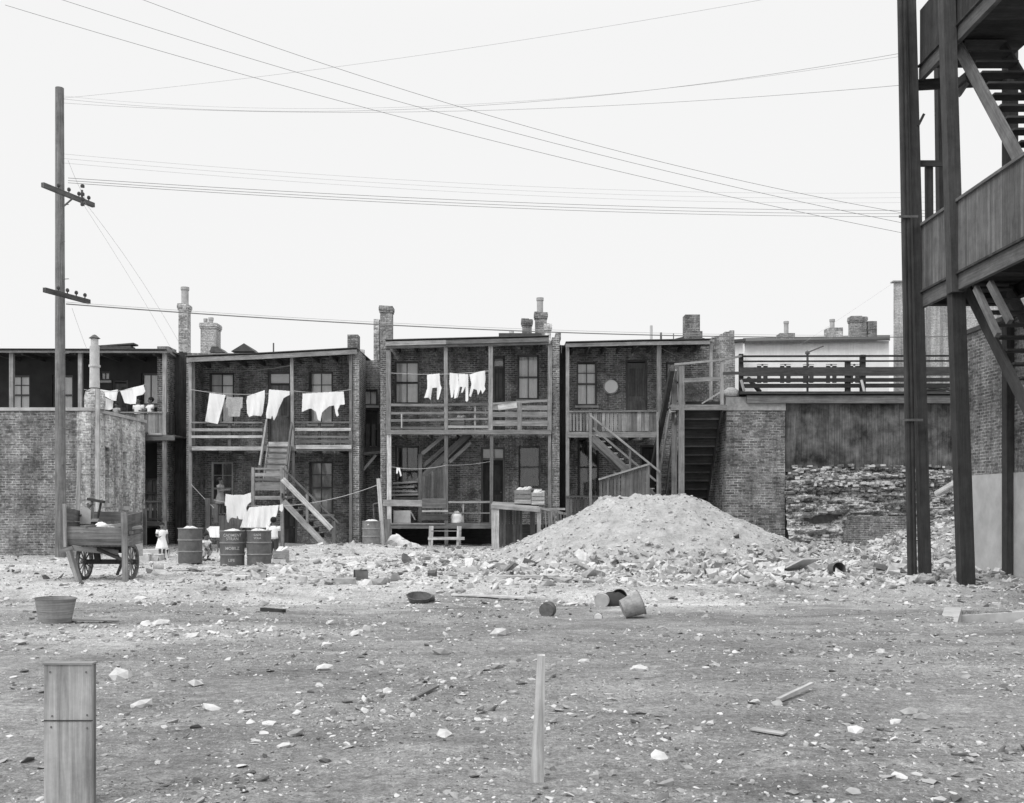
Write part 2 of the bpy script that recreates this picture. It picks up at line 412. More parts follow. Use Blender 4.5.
def ground_h(x, y):
    x = np.asarray(x, float); y = np.asarray(y, float)
    h = 0.05*fbm(x, y, 0.25, 1)+0.035*fbm(x, y, 1.3, 2)
    far = np.clip((y-60)/40, 0, 1); h = h*(1-far)
    bump_ = np.exp(-((y-31.5)/1.6)**2)*np.exp(-((x+5.2)/2.8)**2)*0.28       # heap of ash by the stair and the shed
    low = -0.17*np.exp(-((x-9.5)/1.6)**2)*np.exp(-((y-20)/3.5)**2)
    ledge = 0.085*np.tanh((y-17.0-0.4*fbm(x, y, 0.3, 5))/0.25)                # worn edge of the paved lane
    ledge = ledge*np.exp(-((y-17)/4)**2)
    slope = np.clip((x-11.9)/2.6, 0, 1)*np.clip((y-24)/8, 0, 1)*0.95             # rubble slope in the corner
    toe = np.exp(-((y-33.6)/1.4)**2)*np.clip((x-7.5)/1.5, 0, 1)*0.12
    rough = np.clip((y-18)/4, 0, 1)*np.clip((40-y)/4, 0, 1)*0.05*fbm(x, y, 2.6, 8)
    pit = -0.5*in_poly(PIT, x, y)
    strip = 0.05*np.exp(-((y-11.6)/0.9)**2)*np.exp(-((x+4.2)/2.2)**2)*(1+fbm(x, y, 3, 4))
    return h+bump_+low+ledge+slope+toe+rough+strip+pit
def gh(x, y): return float(ground_h(np.array([x]), np.array([y]))[0])
def grid_mesh(name, xs, ys, hf, mat, parent=None):
    gx, gy = np.meshgrid(xs, ys); gz = hf(gx, gy)
    co = np.stack([gx, gy, gz], -1).reshape(-1, 3); nx, ny = len(xs), len(ys)
    i = np.arange(nx*ny).reshape(ny, nx)
    q = np.stack([i[:-1, :-1], i[:-1, 1:], i[1:, 1:], i[1:, :-1]], -1).reshape(-1, 4)
    return np_mesh(name, co, q, mat, parent)
def np_mesh(name, co, faces, mat, parent=None, smooth=False, midx=None, mats=None):
    me = bpy.data.meshes.new(name); k = faces.shape[1]
    me.vertices.add(len(co)); me.vertices.foreach_set('co', np.asarray(co, np.float32).ravel())
    me.loops.add(faces.size); me.loops.foreach_set('vertex_index', faces.astype(np.int32).ravel())
    me.polygons.add(len(faces)); me.polygons.foreach_set('loop_start', np.arange(0, faces.size, k, dtype=np.int32))
    me.polygons.foreach_set('loop_total', np.full(len(faces), k, np.int32))
    for m in (mats or [mat]): me.materials.append(M[m] if isinstance(m, str) else m)
    if midx is not None: me.polygons.foreach_set('material_index', midx.astype(np.int32))
    me.update(calc_edges=True); me.validate()
    me.shade_smooth() if smooth else me.shade_flat()
    return link(bpy.data.objects.new(name, me), parent)

# soil: dark cinders near, pale trodden ash and lime dust beyond about 16 m and in a few spills
m, t, p = nodes('cinder_and_ash_ground', 0.97)
g = N(t, 'ShaderNodeNewGeometry'); pos = g.outputs['Position']
s3 = N(t, 'ShaderNodeSeparateXYZ'); t.links.new(pos, s3.inputs[0])
nA = noise(t, pos, 0.35, 6, 0.65); nB = noise(t, pos, 2.2, 7, 0.7); nC = noise(t, pos, 14, 6, 0.75); nD = noise(t, pos, 70, 4, 0.8)
edge = math_(t, 'ADD', s3.outputs[1], math_(t, 'MULTIPLY', math_(t, 'SUBTRACT', nA, 0.5), 11))
edge = math_(t, 'ADD', edge, math_(t, 'MULTIPLY', math_(t, 'SUBTRACT', nB, 0.5), 7))
mr = N(t, 'ShaderNodeMapRange', interpolation_type='SMOOTHSTEP'); t.links.new(edge, mr.inputs[0])
mr.inputs[1].default_value = 13.6; mr.inputs[2].default_value = 18.0
rx = math_(t, 'MULTIPLY', math_(t, 'ADD', s3.outputs[0], 4.3), 0.42); ry = math_(t, 'MULTIPLY', math_(t, 'ADD', s3.outputs[1], -11.8), 0.85)
rr = math_(t, 'SQRT', math_(t, 'ADD', math_(t, 'MULTIPLY', rx, rx), math_(t, 'MULTIPLY', ry, ry)))
spill = math_(t, 'SUBTRACT', 1.15, math_(t, 'ADD', rr, math_(t, 'MULTIPLY', math_(t, 'SUBTRACT', nB, 0.5), 2.4)))
spill = math_(t, 'MINIMUM', math_(t, 'MAXIMUM', spill, 0), 0.75)
patch = ramp(t, nB, [(0.52, 0.0), (0.72, 0.6)])
rightdark = N(t, 'ShaderNodeMapRange'); t.links.new(s3.outputs[0], rightdark.inputs[0])
rightdark.inputs[1].default_value = 4.5; rightdark.inputs[2].default_value = 9; rightdark.inputs[3].default_value = 1; rightdark.inputs[4].default_value = 0.35
fac = math_(t, 'MAXIMUM', math_(t, 'MULTIPLY', mr.outputs[0], rightdark.outputs[0]), math_(t, 'MAXIMUM', spill, patch))
dark = ramp(t, nC, [(0.3, 0.17), (0.5, 0.265), (0.7, 0.39)])
pale = ramp(t, nC, [(0.3, 0.36), (0.5, 0.50), (0.7, 0.62)])
c = mixf(t, fac, dark, pale)
c = math_(t, 'MULTIPLY', c, ramp(t, nD, [(0.3, 0.5), (0.5, 1.0), (0.68, 1.5)]))
nE = noise(t, pos, 30, 4, 0.75); c = math_(t, 'MULTIPLY', c, ramp(t, nE, [(0.3, 0.68), (0.5, 1.0), (0.7, 1.3)]))
mpg = N(t, 'ShaderNodeMapping'); mpg.inputs['Scale'].default_value = (0.35, 1.5, 1); mpg.inputs['Rotation'].default_value = (0, 0, 0.12); t.links.new(pos, mpg.inputs[0])
nT = noise(t, mpg.outputs[0], 1.1, 6, 0.7, 0.6)                      # cart tracks and trodden streaks
c = math_(t, 'MULTIPLY', c, ramp(t, nT, [(0.32, 0.68), (0.5, 1.0), (0.7, 1.2)]))
c = math_(t, 'MULTIPLY', c, ramp(t, nA, [(0.32, 0.72), (0.68, 1.2)]))
t.links.new(c, p.inputs['Base Color'])
hh = math_(t, 'ADD', math_(t, 'MULTIPLY', nC, 0.7), math_(t, 'MULTIPLY', nD, 0.3))
bump(t, p, hh, 0.9, 0.05); M['ground'] = m
m, t, p = nodes('ash_and_sand_heap', 0.97)
g = N(t, 'ShaderNodeNewGeometry'); pos = g.outputs['Position']
nB = noise(t, pos, 1.6, 7, 0.7); nC = noise(t, pos, 12, 6, 0.75); nD = noise(t, pos, 45, 4, 0.8)
c = ramp(t, nC, [(0.28, 0.38), (0.45, 0.53), (0.7, 0.63)])
c = math_(t, 'MULTIPLY', c, ramp(t, nB, [(0.3, 0.7), (0.7, 1.1)]))
nF = noise(t, pos, 4.5, 6, 0.75); c = math_(t, 'MULTIPLY', c, ramp(t, nF, [(0.32, 0.74), (0.55, 1.04)]))
c = math_(t, 'MULTIPLY', c, ramp(t, nD, [(0.28, 0.6), (0.45, 1.0)]))
t.links.new(c, p.inputs['Base Color']); bump(t, p, math_(t, 'ADD', nC, math_(t, 'MULTIPLY', nD, .4)), 0.8, 0.07); M['heap'] = m

def steps(*seg):
    out = []
    for a, b_, st in seg: out += list(np.arange(a, b_, st))
    return np.array(out+[seg[-1][1]])
gxs = np.concatenate([[-900, -500, -250, -120, -70, -50], steps((-40, -13, 0.3), (-13, 13, 0.085), (13, 40, 0.3)), [50, 70, 120, 250, 500, 900]])
gys = np.concatenate([[-60, -20, -5, 0, 2], steps((3.5, 10, 0.05), (10, 20, 0.085), (20, 38, 0.12), (38, 70, 1.0)), [100, 160, 300, 600, 1200]])
gr = grid_mesh('ground', gxs, gys, ground_h, 'ground'); gr.data.shade_smooth(); gr['kind'] = 'structure'

# ------------------------------------------------------------------ the ash heap
HX, HY, HZ = 4.05, 29.6, 1.80
def heap_h(x, y):
    dx = (x-HX); dy = (y-HY)
    r = np.sqrt((dx/np.where(dx < 0, 4.75, 4.95))**2+(dy/np.where(dy < 0, 5.2, 4.6))**2)
    base = np.clip(1-r, 0, 1)
    f0 = base/0.80+0.05*fbm(x, y, 0.9, 14); prof = f0-0.5*(f0-0.93+np.sqrt((f0-0.93)**2+0.012))     # straight flanks, broad blunt top
    prof = np.clip(prof, 0, 1.05)*1.03
    top = 0.04*np.exp(-((x-3.1)/0.9)**2)+0.05*np.exp(-((x-4.9)/0.8)**2)
    return HZ*prof*(1+0.05*fbm(x, y, 0.7, 3))+top*prof+0.16*np.minimum(prof, .9)*fbm(x, y, 1.6, 6)+0.07*np.minimum(prof, .9)*fbm(x*1.2, y*.6, 2.4, 16)+0.035*prof*fbm(x, y, 3.1, 9)+0.07*fbm(x, y, 5, 7)*np.clip(base*5, 0, 1)-0.02*(base <= 0)-0.35*np.clip(r-1, 0, 1)
def surf(x, y):
    a = ground_h(x, y); b_ = heap_h(x, y)+0.0*x
    return np.maximum(a, b_+np.minimum(a, 0.05))
hp = grid_mesh('ash_heap', np.arange(-1.6, 9.9, 0.07), np.arange(23.4, 34.9, 0.07), lambda x, y: heap_h(x, y)+np.minimum(ground_h(x, y), 0.05), 'heap')
hp.data.shade_smooth(); tag(hp, 'big pale heap of sand and ash in front of the wooden stairs', 'heap')

# ------------------------------------------------------------------ stones (stuff) and scattered rubble
def ico():
    f = (1+5**.5)/2
    v = np.array([(-1, f, 0), (1, f, 0), (-1, -f, 0), (1, -f, 0), (0, -1, f), (0, 1, f), (0, -1, -f), (0, 1, -f), (f, 0, -1), (f, 0, 1), (-f, 0, -1), (-f, 0, 1)])/math.sqrt(1+f*f)
    fa = np.array([(0, 11, 5), (0, 5, 1), (0, 1, 7), (0, 7, 10), (0, 10, 11), (1, 5, 9), (5, 11, 4), (11, 10, 2), (10, 7, 6), (7, 1, 8), (3, 9, 4), (3, 4, 2), (3, 2, 6), (3, 6, 8), (3, 8, 9), (4, 9, 5), (2, 4, 11), (6, 2, 10), (8, 6, 7), (9, 8, 1)])
    return v, fa
ICO, ICOF = ico()
CUBE = np.array([(x, y, z) for x in (-1, 1) for y in (-1, 1) for z in (-1, 1)], float)*0.75
CUBEF = np.array([(0, 1, 3), (0, 3, 2), (4, 6, 7), (4, 7, 5), (0, 4, 5), (0, 5, 1), (2, 3, 7), (2, 7, 6), (0, 2, 6), (0, 6, 4), (1, 5, 7), (1, 7, 3)])
def rots(n, tilt):
    a = rng.uniform(0, 2*np.pi, n); b_ = rng.normal(0, tilt, n); c_ = rng.normal(0, tilt, n)
    ca, sa, cb, sb, cc, sc_ = np.cos(a), np.sin(a), np.cos(b_), np.sin(b_), np.cos(c_), np.sin(c_)
    z = np.zeros(n); o = np.ones(n)
    Rz = np.stack([ca, -sa, z, sa, ca, z, z, z, o], -1).reshape(n, 3, 3)
    Rx = np.stack([o, z, z, z, cb, -sb, z, sb, cb], -1).reshape(n, 3, 3)
    Ry = np.stack([cc, z, sc_, z, o, z, -sc_, z, cc], -1).reshape(n, 3, 3)
    return Rz @ Rx @ Ry
def stones(name, xy, size, hfun, flat=(0.35, 0.8), tilt=0.35, mats=('stone', 'stone_mid', 'stone_dark'), probs=(0.5, 0.35, 0.15), boxy=0.0, label=None, long=(0.7, 1.5)):
    cos = []; fs = []; mi = []; off = 0
    nb = int(len(xy)*boxy)
    for (V, F, sel) in ((ICO, ICOF, slice(nb, None)), (CUBE, CUBEF, slice(0, nb))):
        q = xy[sel]; n = len(q)
        if n == 0: continue
        s = size[sel]; sc = np.stack([rng.uniform(*long, n), rng.uniform(0.6, 1.1, n), rng.uniform(*flat, n)], -1)*s[:, None]
        v = (V[None]*(1+rng.uniform(-0.42, 0.3, (n, len(V), 1)))+rng.uniform(-0.16, 0.16, (n, len(V), 3)))*sc[:, None, :]
        v = np.einsum('nij,nvj->nvi', rots(n, tilt), v)
        z = hfun(q[:, 0], q[:, 1]); v[..., 0] += q[:, 0:1]; v[..., 1] += q[:, 1:2]; v[..., 2] += (z+sc[:, 2]*0.35)[:, None]
        cos.append(v.reshape(-1, 3)); f = F[None]+(np.arange(n)*len(V))[:, None, None]+off
        fs.append(f.reshape(-1, 3)); off += n*len(V)
        mi.append(np.repeat(rng.choice(len(mats), n, p=np.array(probs)/sum(probs)), len(F)))
    o = np_mesh(name, np.concatenate(cos), np.concatenate(fs), None, None, False, np.concatenate(mi), list(mats))
    o['kind'] = 'stuff'
    if label: o['label'] = label; o['category'] = 'rubble'
    return o
def view_xy(n, y0, y1, pw=1.0, margin=0.62):
    y = y0+(y1-y0)*rng.uniform(0, 1, n)**pw; x = rng.uniform(-margin, margin, n)*y
    return np.stack([x, y], -1)
# fine gravel over the near ground
q = view_xy(52000, 4.6, 18, 1.15); dens = 0.9*fbm(q[:, 0], q[:, 1], 0.5, 11)+0.6*fbm(q[:, 0], q[:, 1], 1.8, 12)-.12
q = q[dens > rng.uniform(-0.55, 0.35, len(q))]
stones('gravel', q, 0.006+0.0075*rng.pareto(2.5, len(q)).clip(0, 5), surf, probs=(0.3, 0.48, 0.22), flat=(0.15, 0.5), label='fine loose gravel and cinders strewn over the near ground')
q = view_xy(20000, 15.5, 36, 0.9); inside = (np.abs(q[:, 0]-HX) < 5.2) & (np.abs(q[:, 1]-HY) < 5)
k = (surf(q[:, 0], q[:, 1]) < 0.5) | (rng.uniform(0, 1, len(q)) < 0.10)
q = q[k]
stones('loose_chips', q, 0.014+0.02*rng.pareto(2.8, len(q)).clip(0, 3.5), surf, flat=(.2, .6), probs=(0.55, 0.33, 0.12), label='small chips and clods over the pale trodden lane')
# rubble: masonry lumps round the foot of the heap and along the broken wall
def rub(n, cx, cy, sx, sy): return np.stack([rng.normal(cx, sx, n), rng.normal(cy, sy, n)], -1)
q = np.concatenate([rub(2300, 4.6, 23.3, 3.4, 1.5), rub(900, 1.2, 24.0, 2.2, 1.8), rub(2000, 7.5, 23.2, 2.1, 1.8), rub(700, 9.6, 27.5, 1.6, 2.8), rub(700, 10.6, 33.0, 2.0, 0.9),
                    rub(600, 12.3, 31.0, 1.5, 2.0), rub(260, -3.8, 32.4, 1.6, 0.9), rub(260, -1.2, 28.0, 1.8, 1.8), rub(350, 5.6, 20.3, 2.6, 0.9), rub(420, -3.5, 24.5, 3.0, 3.2), rub(900, 13.4, 30.5, 1.3, 2.4), rub(500, 3.0, 18.6, 3.5, .8)])
q = q[(q[:, 1] < 34.3) & (q[:, 1] > 17) & (surf(q[:, 0], q[:, 1]) < np.where(q[:, 0] < 9.2, 0.28+0.5*rng.uniform(0, 1, len(q))**3, 9))]
stones('rubble', q, 0.034+0.036*rng.pareto(2.3, len(q)).clip(0, 3.3), surf, probs=(0.5, 0.38, 0.12), boxy=0.5, tilt=0.55, flat=(0.15, 0.6), long=(0.7, 1.9), label='broken masonry and plaster lumps strewn round the foot of the heap')
q = np.concatenate([rub(260, -4.4, 11.7, 1.6, 0.5), rub(60, -5.6, 10.6, 0.5, 0.4), rub(40, -2.6, 11.6, .5, .35), rub(120, 2.0, 17.2, 4.2, 0.8)])
stones('plaster_lumps', q, 0.02+0.02*rng.pareto(3, len(q)).clip(0, 3), surf, probs=(0.7, 0.3, 0.0001), boxy=0.3, label='pale plaster crumbs in low spills on the near ground')
q = np.stack([rng.uniform(-0.5, 8.6, 5200), rng.uniform(24.2, 31, 5200)], -1); q = q[surf(q[:, 0], q[:, 1]) > 0.25]
stones('heap_clods', q, 0.008+0.016*rng.pareto(2.6, len(q)).clip(0, 3.2), surf, flat=(.25,.7), probs=(0.55, 0.33, 0.12), label='clods and pebbles lying on the slopes of the pale heap')
# ------------------------------------------------------------------ the row of porch houses
YF, YW, YB = 36.5, 38.3, 50.0
def H(a, b_, c, d, Y=YW): return (X(a, Y), X(b_, Y), Z(d, Y), Z(c, Y))
def porch_roof(parent, a, ya, b_, yb, thick=5.2, mid=None, wall_x=None, second=False):
    pts = [(a, ya)]+([mid] if mid else [])+[(b_, yb)]
    f = B()
    for (p0, q0), (p1, q1) in zip(pts[:-1], pts[1:]):
        f.hexa([P(p0, q0+thick, YF-0.15), P(p0, q0+1.0, YF-0.15), P(p0, q0+1.0, YF-0.07), P(p0, q0+thick, YF-0.07),
                P(p1, q1+thick, YF-0.15), P(p1, q1+1.0, YF-0.15), P(p1, q1+1.0, YF-0.07), P(p1, q1+thick, YF-0.07)])
    if second:
        for (p0, q0), (p1, q1) in zip(pts[:-1], pts[1:]):
            f.beam(P(p0, q0+thick+1.8, YF), P(p1, q1+thick+1.8, YF), 0.10, 0.09)
    f.build('fascia', 'wood', parent)
    r = B()
    for (p0, q0), (p1, q1) in zip(pts[:-1], pts[1:]):
        c = []
        for (px, q) in ((p0, q0), (p1, q1)):
            x = X(px, YF); zt = Z(q, YF)+0.02
            c += [(x, YF-0.19, zt-0.035), (x, YF-0.19, zt-0.008), (x, YB-8, zt+0.12), (x, YB-8, zt+0.07)]
        r.hexa(c)
    rf = r.build('roof', 'tar', parent)
    j = B()                                              # rafters under the porch roof
    n = 9
    for i in range(n):
        px = pts[0][0]+(pts[-1][0]-pts[0][0])*(i+0.5)/n
        q = np.interp(px, [p[0] for p in pts], [p[1] for p in pts])
        x = X(px, YF); j = B(); j.box(x-0.03, x+0.03, YF, YW-0.02, Z(q, YF)-0.2, Z(q, YF)-0.045, 1); j.build('rafter', 'wood_dark', parent)
    return rf
def body(parent, a, b_, top, holes, mat='brick', name='wall'):
    w = B(); wall_holes(w, X(a, YW), X(b_, YW), 0, Z(top, YW), YW, YW+0.35, holes)
    x0, x1 = X(a, YW), X(b_, YW)
    w.box(x0, x0+0.3, YW+0.352, YB, 0, Z(top, YW)-0.02, 1); w.box(x1-0.3, x1, YW+0.352, YB, 0, Z(top, YW)-0.02, 1)
    w.box(x0+0.302, x1-0.302, YB-0.3, YB-0.01, 0, Z(top, YW)-0.03, 0)
    o = w.build(name, mat, parent)
    k = B(); k.box(x0+0.31, x1-0.31, YW+0.38, YW+0.42, 0, Z(top, YW)-0.1); k.build('dark_interior_backing', 'black', parent)  # dark plane behind the openings, coloured like an unlit room
    return o
def rails(parent, a, b_, rows, mat='wood_light', Y=YF, name='rail'):
    """rows: (y0, y1) picture rows at a and the same at b unless four given"""
    for r in rows:
        if len(r) == 2: r = (r[0], r[1], r[0], r[1])
        m = B(); t = (r[1]-r[0])*Y/1000
        m.beam(P(a, (r[0]+r[1])/2, Y), P(b_, (r[2]+r[3])/2, Y), 0.035, t)
        m.build(name, r[4] if len(r) > 4 else mat, parent)
def deck(parent, a, b_, c, d, Y=YF, mat='wood', dep=None):
    m = B(); dep = dep or (YW-Y-0.01)
    m.box(X(a, Y), X(b_, Y), Y-0.06, Y, Z(d, Y), Z(c, Y))                       # fascia board
    z = Z(c, Y); n = int((X(b_, Y)-X(a, Y))/0.14); 
    for i in range(int(dep/0.14)):
        m.box(X(a, Y), X(b_, Y), Y+0.005+i*0.14, Y+0.135+i*0.14, z-0.04, z+random.uniform(-.003, .003), 0)
    for i in range(6):
        xx = X(a, Y)+(X(b_, Y)-X(a, Y))*(i+.5)/6; m.box(xx-.03, xx+.03, Y+0.002, Y+dep, z-0.22, z-0.045, 1)
    return m.build('deck', mat, parent)
def post(parent, a, b_, c, d, Y=YF, mat='wood', lean=0.0, name='post'):
    w = (b_-a)*Y/1000; m = B(); x = (a+b_)/2
    m.beam(P(x-lean, c, Y+w/2), P(x, d, Y+w/2), w, w); return m.build(name, mat, parent)
def flight(parent, p, q, width, n, ax, smat='wood', tmat='wood', depth=0.26, closed=False, wdir=None, sh=0.24, toff=0.10, rmat=None):
    """straight stair from top point p to foot q; ax = unit vector across the flight"""
    p = Vector(p); q = Vector(q); ax = Vector(ax)
    for s in (-1, 1):
        m = B(); m.beam(p+ax*s*width/2, q+ax*s*width/2, 0.05, sh); m.build('stringer', smat, parent)
    run = Vector((q.x-p.x, q.y-p.y, 0)); rd = run.normalized(); 
    for i in range(n):
        m = B(); r = B(); c = p+(q-p)*((i+0.5)/n)+Vector((0, 0, toff))
        a = c-ax*(width/2-0.02); b_ = c+ax*(width/2-0.02)
        m.beam(a, b_, depth, 0.035)
        if closed:
            rise = (p.z-q.z)/n
            r.beam(a+Vector((0, 0, rise/2))-rd*depth/2, b_+Vector((0, 0, rise/2))-rd*depth/2, 0.02, rise-.04)
        tr_ = m.build('tread', tmat, parent)
        if closed: r.build('riser', rmat or smat, tr_)

# ---- house at the far left
hA = thing('porch_house', 'leftmost brick house, dark porch wall, children on its balcony above the outbuilding', 'house', (X(110, YW), YW, 0), 'brick tenements with wooden back porches')
hl = [H(141, 159, 373, 405), H(99, 110, 371, 380.5), H(52, 73, 375, 415), H(143, 160, 478, 508), H(10, 30, 375, 415), H(112, 128, 380, 433)]
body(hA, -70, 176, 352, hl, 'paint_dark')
window(hA, 141, 159, 373, 405, YW, 'shade', 2, 1, split=False); window(hA, 99, 110, 371, 380.5, YW, 'shade', 2, 1, split=False)
window(hA, 52, 73, 375, 415, YW, 'shade', 2, 1); window(hA, 143, 160, 478, 508, YW, 'shade_mid', 2, 1); window(hA, 10, 30, 375, 415, YW, 'shade', 2, 2)
door(hA, 112, 128, 380, 433, YW, 'wood_dark')
b = B(); b.box(X(165.5, YW), X(176.5, YW), YW-0.9, YW-0.003, 0, Z(350, YW), 2); b.build('corner_brickwork', 'brick_c', hA)
porch_roof(hA, -70, 349.3, 167, 349.8, 3.2)
b = B(); b.beam(P(96, 347.5, YW+1), P(136, 344.5, YW+1), 0.5, 0.06); b.beam(P(98, 349, YW+1), P(133, 348, YW+1), 0.5, 0.1); b.build('loose_roof_boards', 'tar', hA)
b = B(); b.beam(P(167, 350.5, YF), P(176, 356.5, YW), 0.16, 0.16); b.build('roof_end_board', 'wood', hA)
for a, b_, c, d, mt in ((163, 166.6, 352.5, 536, 'wood_light'), (78.7, 82.4, 353, 430, 'wood'), (10, 14, 353, 545, 'wood'), (-60, -56, 353, 545, 'wood')):
    post(hA, a, b_, c, d+(547-d if d > 500 else 0), mat=mt)
deck(hA, -70, 175, 435, 440.5, mat='wood'); rails(hA, 140, 162, [(433, 435.2), ], 'wood_light', YF-0.08, 'deck_edge_board')
b = B(); planks(b, 66+26, 162.5, 413.5, 413, YF+.02, 0.13, bot0=433); b.build('balustrade_boards', 'wood', hA)
b = B(); b.beam(P(92, 412.5, YF+.02), P(163, 412.5, YF+.02), 0.09, 0.05); b.build('handrail', 'wood', hA)
b = B()
for i in range(7):
    u0, u1 = i/7, (i+1)/7-0.01
    A = P(166.5+9*math.sin(u0*1.57), 413+u0*4, YF+1.6*u0); C_ = P(166.5+9*math.sin(u1*1.57), 413+u1*4, YF+1.6*u1)
    b.hexa([A, A-Vector((0, 0, .72)), A-Vector((0, -.03, .72)), A+Vector((0, .03, 0)), C_, C_-Vector((0, 0, .72)), C_-Vector((0, -.03, .72)), C_+Vector((0, .03, 0))])
b.build('return_balustrade', 'wood_dark', hA)
rails(hA, -70, 81, [(413, 415), (420, 422), (426, 428)], 'wood')
b = B(); planks(b, 144, 162.5, 502, 502, YF+.02, 0.16, bot0=521, gap=0.06); b.beam(P(143, 501.5, YF+.02), P(163, 501.5, YF+.02), 0.07, 0.06); b.beam(P(143, 519, YF+.02), P(163, 519, YF+.02), 0.07, 0.06); b.build('lower_balustrade', 'wood_dark', hA)
deck(hA, 100, 163, 522, 526, mat='wood_dark')
chimney(hA, 176.8, 188.6, 303, 352, 40.5, 'brick_wash', pots=[(179.5, 186.6, 286, 303)])

b = B(); planks(b, 175, 187, 352, 352, 37.9, .15, bot0=547, gap=.004); b.build('gap_shade_boards', 'wood_black', hA)  # added boards, their dark colour stands for the shade in the gap
# ---- second house
hB = thing('porch_house', 'brick house whose porch has a wooden centre stair folding down to the yard', 'house', (X(270, YW), YW, 0), 'brick tenements with wooden back porches')
hl = [H(209, 234, 372.5, 424), H(268, 291, 371.5, 448), H(309, 333, 371.5, 424), H(211, 233, 462, 515), H(309, 333, 461.5, 514), H(280, 297, 505, 546)]
body(hB, 186, 358, 353, hl, 'brick')
window(hB, 209, 234, 372.5, 424, YW, 'shade', 2, 2); window(hB, 309, 333, 371.5, 424, YW, 'shade', 2, 2)
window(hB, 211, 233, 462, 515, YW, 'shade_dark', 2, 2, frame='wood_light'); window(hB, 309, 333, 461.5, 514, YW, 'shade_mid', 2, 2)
door(hB, 268, 291, 371.5, 448, YW, 'wood', 384, 'shade'); door(hB, 280, 297, 505, 546, YW, 'wood_black')
porch_roof(hB, 186.5, 356.5, 357, 348.3, 5.5, mid=(262, 353.5))
b = B(); b.box(X(352.4, YF), X(358.6, YF), YF+0.1, YW-0.003, 0, Z(350, YF), 2); b.build('party_wall', 'brick_c', hB)
b = B(); b.box(X(185.6, YF), X(188.9, YF), YF+0.1, YW-0.003, 0, Z(357, YF), 2); b.build('party_wall', 'brick', hB)
post(hB, 189, 192, 361, 546); post(hB, 192.8, 194.9, 362, 446, YF+0.25, 'wood_light'); post(hB, 291.2, 294.2, 356, 446, lean=.8, mat='wood')
post(hB, 292, 294.6, 446, 500); post(hB, 349.4, 352.2, 354, 546, mat='wood')
deck(hB, 190, 352, 446.3, 451); rails(hB, 192, 262, [(446.6, 450.4)], 'wood_light', YF-0.09, 'deck_edge_board'); rails(hB, 296, 351.5, [(445, 449)], 'wood_light', YF-0.09, 'deck_edge_board')
rails(hB, 191.5, 262.5, [(421.8, 423.2, 421.8, 423.2, 'wood'), (428.4, 431.2), (435.4, 438)], 'wood_light')
rails(hB, 295, 351, [(421.5, 423, 421.5, 423, 'wood'), (428, 430.8), (435.8, 437.6, 436, 437.8, 'wood'), (440, 443, 440, 443, 'wood')], 'wood_light')
for a, b_ in ((228.2, 231.2), (318, 320.6)): post(hB, a, b_, 422, 446, YF+0.04, 'wood_dark', name='rail_post')
# upper flight comes forward from the deck to the landing, lower flight falls to the right
top = Vector((X(279.5, YF), YF-0.05, Z(447, YF))); LZ = Z(496, 34.0)
foot = Vector((X(273.0, 34.6), 34.75, LZ+0.12))
flight(hB, top, foot, 0.82, 8, (1, 0, 0), 'wood', 'wood', 0.26, closed=True, rmat='wood_light')
for (s, nm) in ((-1, 'handrail'), (1, 'handrail')):
    b = B(); xa = X(267.3 if s < 0 else 292.3, YF); xb = X(259.3 if s < 0 else 286.2, 34.7)
    b.beam((xa, YF-0.1, Z(421.5 if s < 0 else 424, YF)), (xb, 34.75, Z(467, 34.7)), 0.06, 0.2)
    b.build(nm, 'wood', hB)
    post(hB, (258 if s < 0 else 284.3), (260 if s < 0 else 286.7), 466, 494, 34.7, 'wood', name='rail_post')
b = B(); b.box(X(251.5, 34), X(287, 34), 34.0, 34.9, LZ-0.12, LZ); b.build('landing', 'wood', hB)
for a, b_ in ((251.6, 254.6), (280.6, 284.2)): post(hB, a, b_, 467.5, 547, 33.985, 'wood', name='landing_post')
rails(hB, 254.8, 280.4, [(467.6, 469.6, 467.6, 469.6, 'wood'), (473, 476.4), (478.4, 481), (482.4, 490.4, 482.4, 490.4, 'wood')], 'wood', 34.03, 'landing_board')
t2 = P(286, 500, 34.25); f2 = P(329, 545, 34.25)
flight(hB, t2-Vector((0, 0, .05)), f2-Vector((0, 0, .05)), 0.80, 8, (0, 1, 0), 'wood_light', 'wood_dark', 0.30, sh=0.2, toff=0.2, closed=True, rmat='wood_dark')
for Y_, mt in ((33.8, 'wood_light'), (34.7, 'wood')):
    b = B(); b.beam(P(283, 468.5, Y_), P(338.5, 523, Y_), 0.09, 0.05); b.build('handrail', 'wood', hB)
    b = B(); b.beam(P(282.5, 479, Y_), P(331.5, 529, Y_), 0.04, 0.17); b.build('rail_board', mt, hB)
    post(hB, 332, 335.8, 521, 548, Y_, 'wood', name='newel_post'); post(hB, 306, 308.6, 494, 522, Y_, 'wood', name='rail_post')
chimney(hB, 347.4, 358, 334.5, 352, YF+0.3, 'brick', dep=0.5, cap=False)
chimney(hB, 199, 217, 322, 352, 44, 'brick_white', pots=[(201, 204.5, 317, 323), (206, 210.5, 316, 323)])
b = B(); b.prism([(X(234, 44), Z(353, 44)), (X(247, 44), Z(345, 44)), (X(257, 44), Z(353, 44))], 43.5, 45.5); b.build('roof_hatch', 'tar', hB)
b = B(); b.prism([(X(213, 42), Z(354, 42)), (X(215, 42), Z(348.3, 42)), (X(221, 42), Z(348.3, 42)), (X(228, 42), Z(354, 42))], 41.5, 42.6); b.build('skylight', 'iron', hB)
b = B(); b.rod(P(273.5, 352, 40), P(273.5, 343, 40), 0.03); b.build('vent_pipe', 'iron', hB)
chimney(hB, 359, 364, 349.5, 357, 41, 'brick_wash', cap=False)

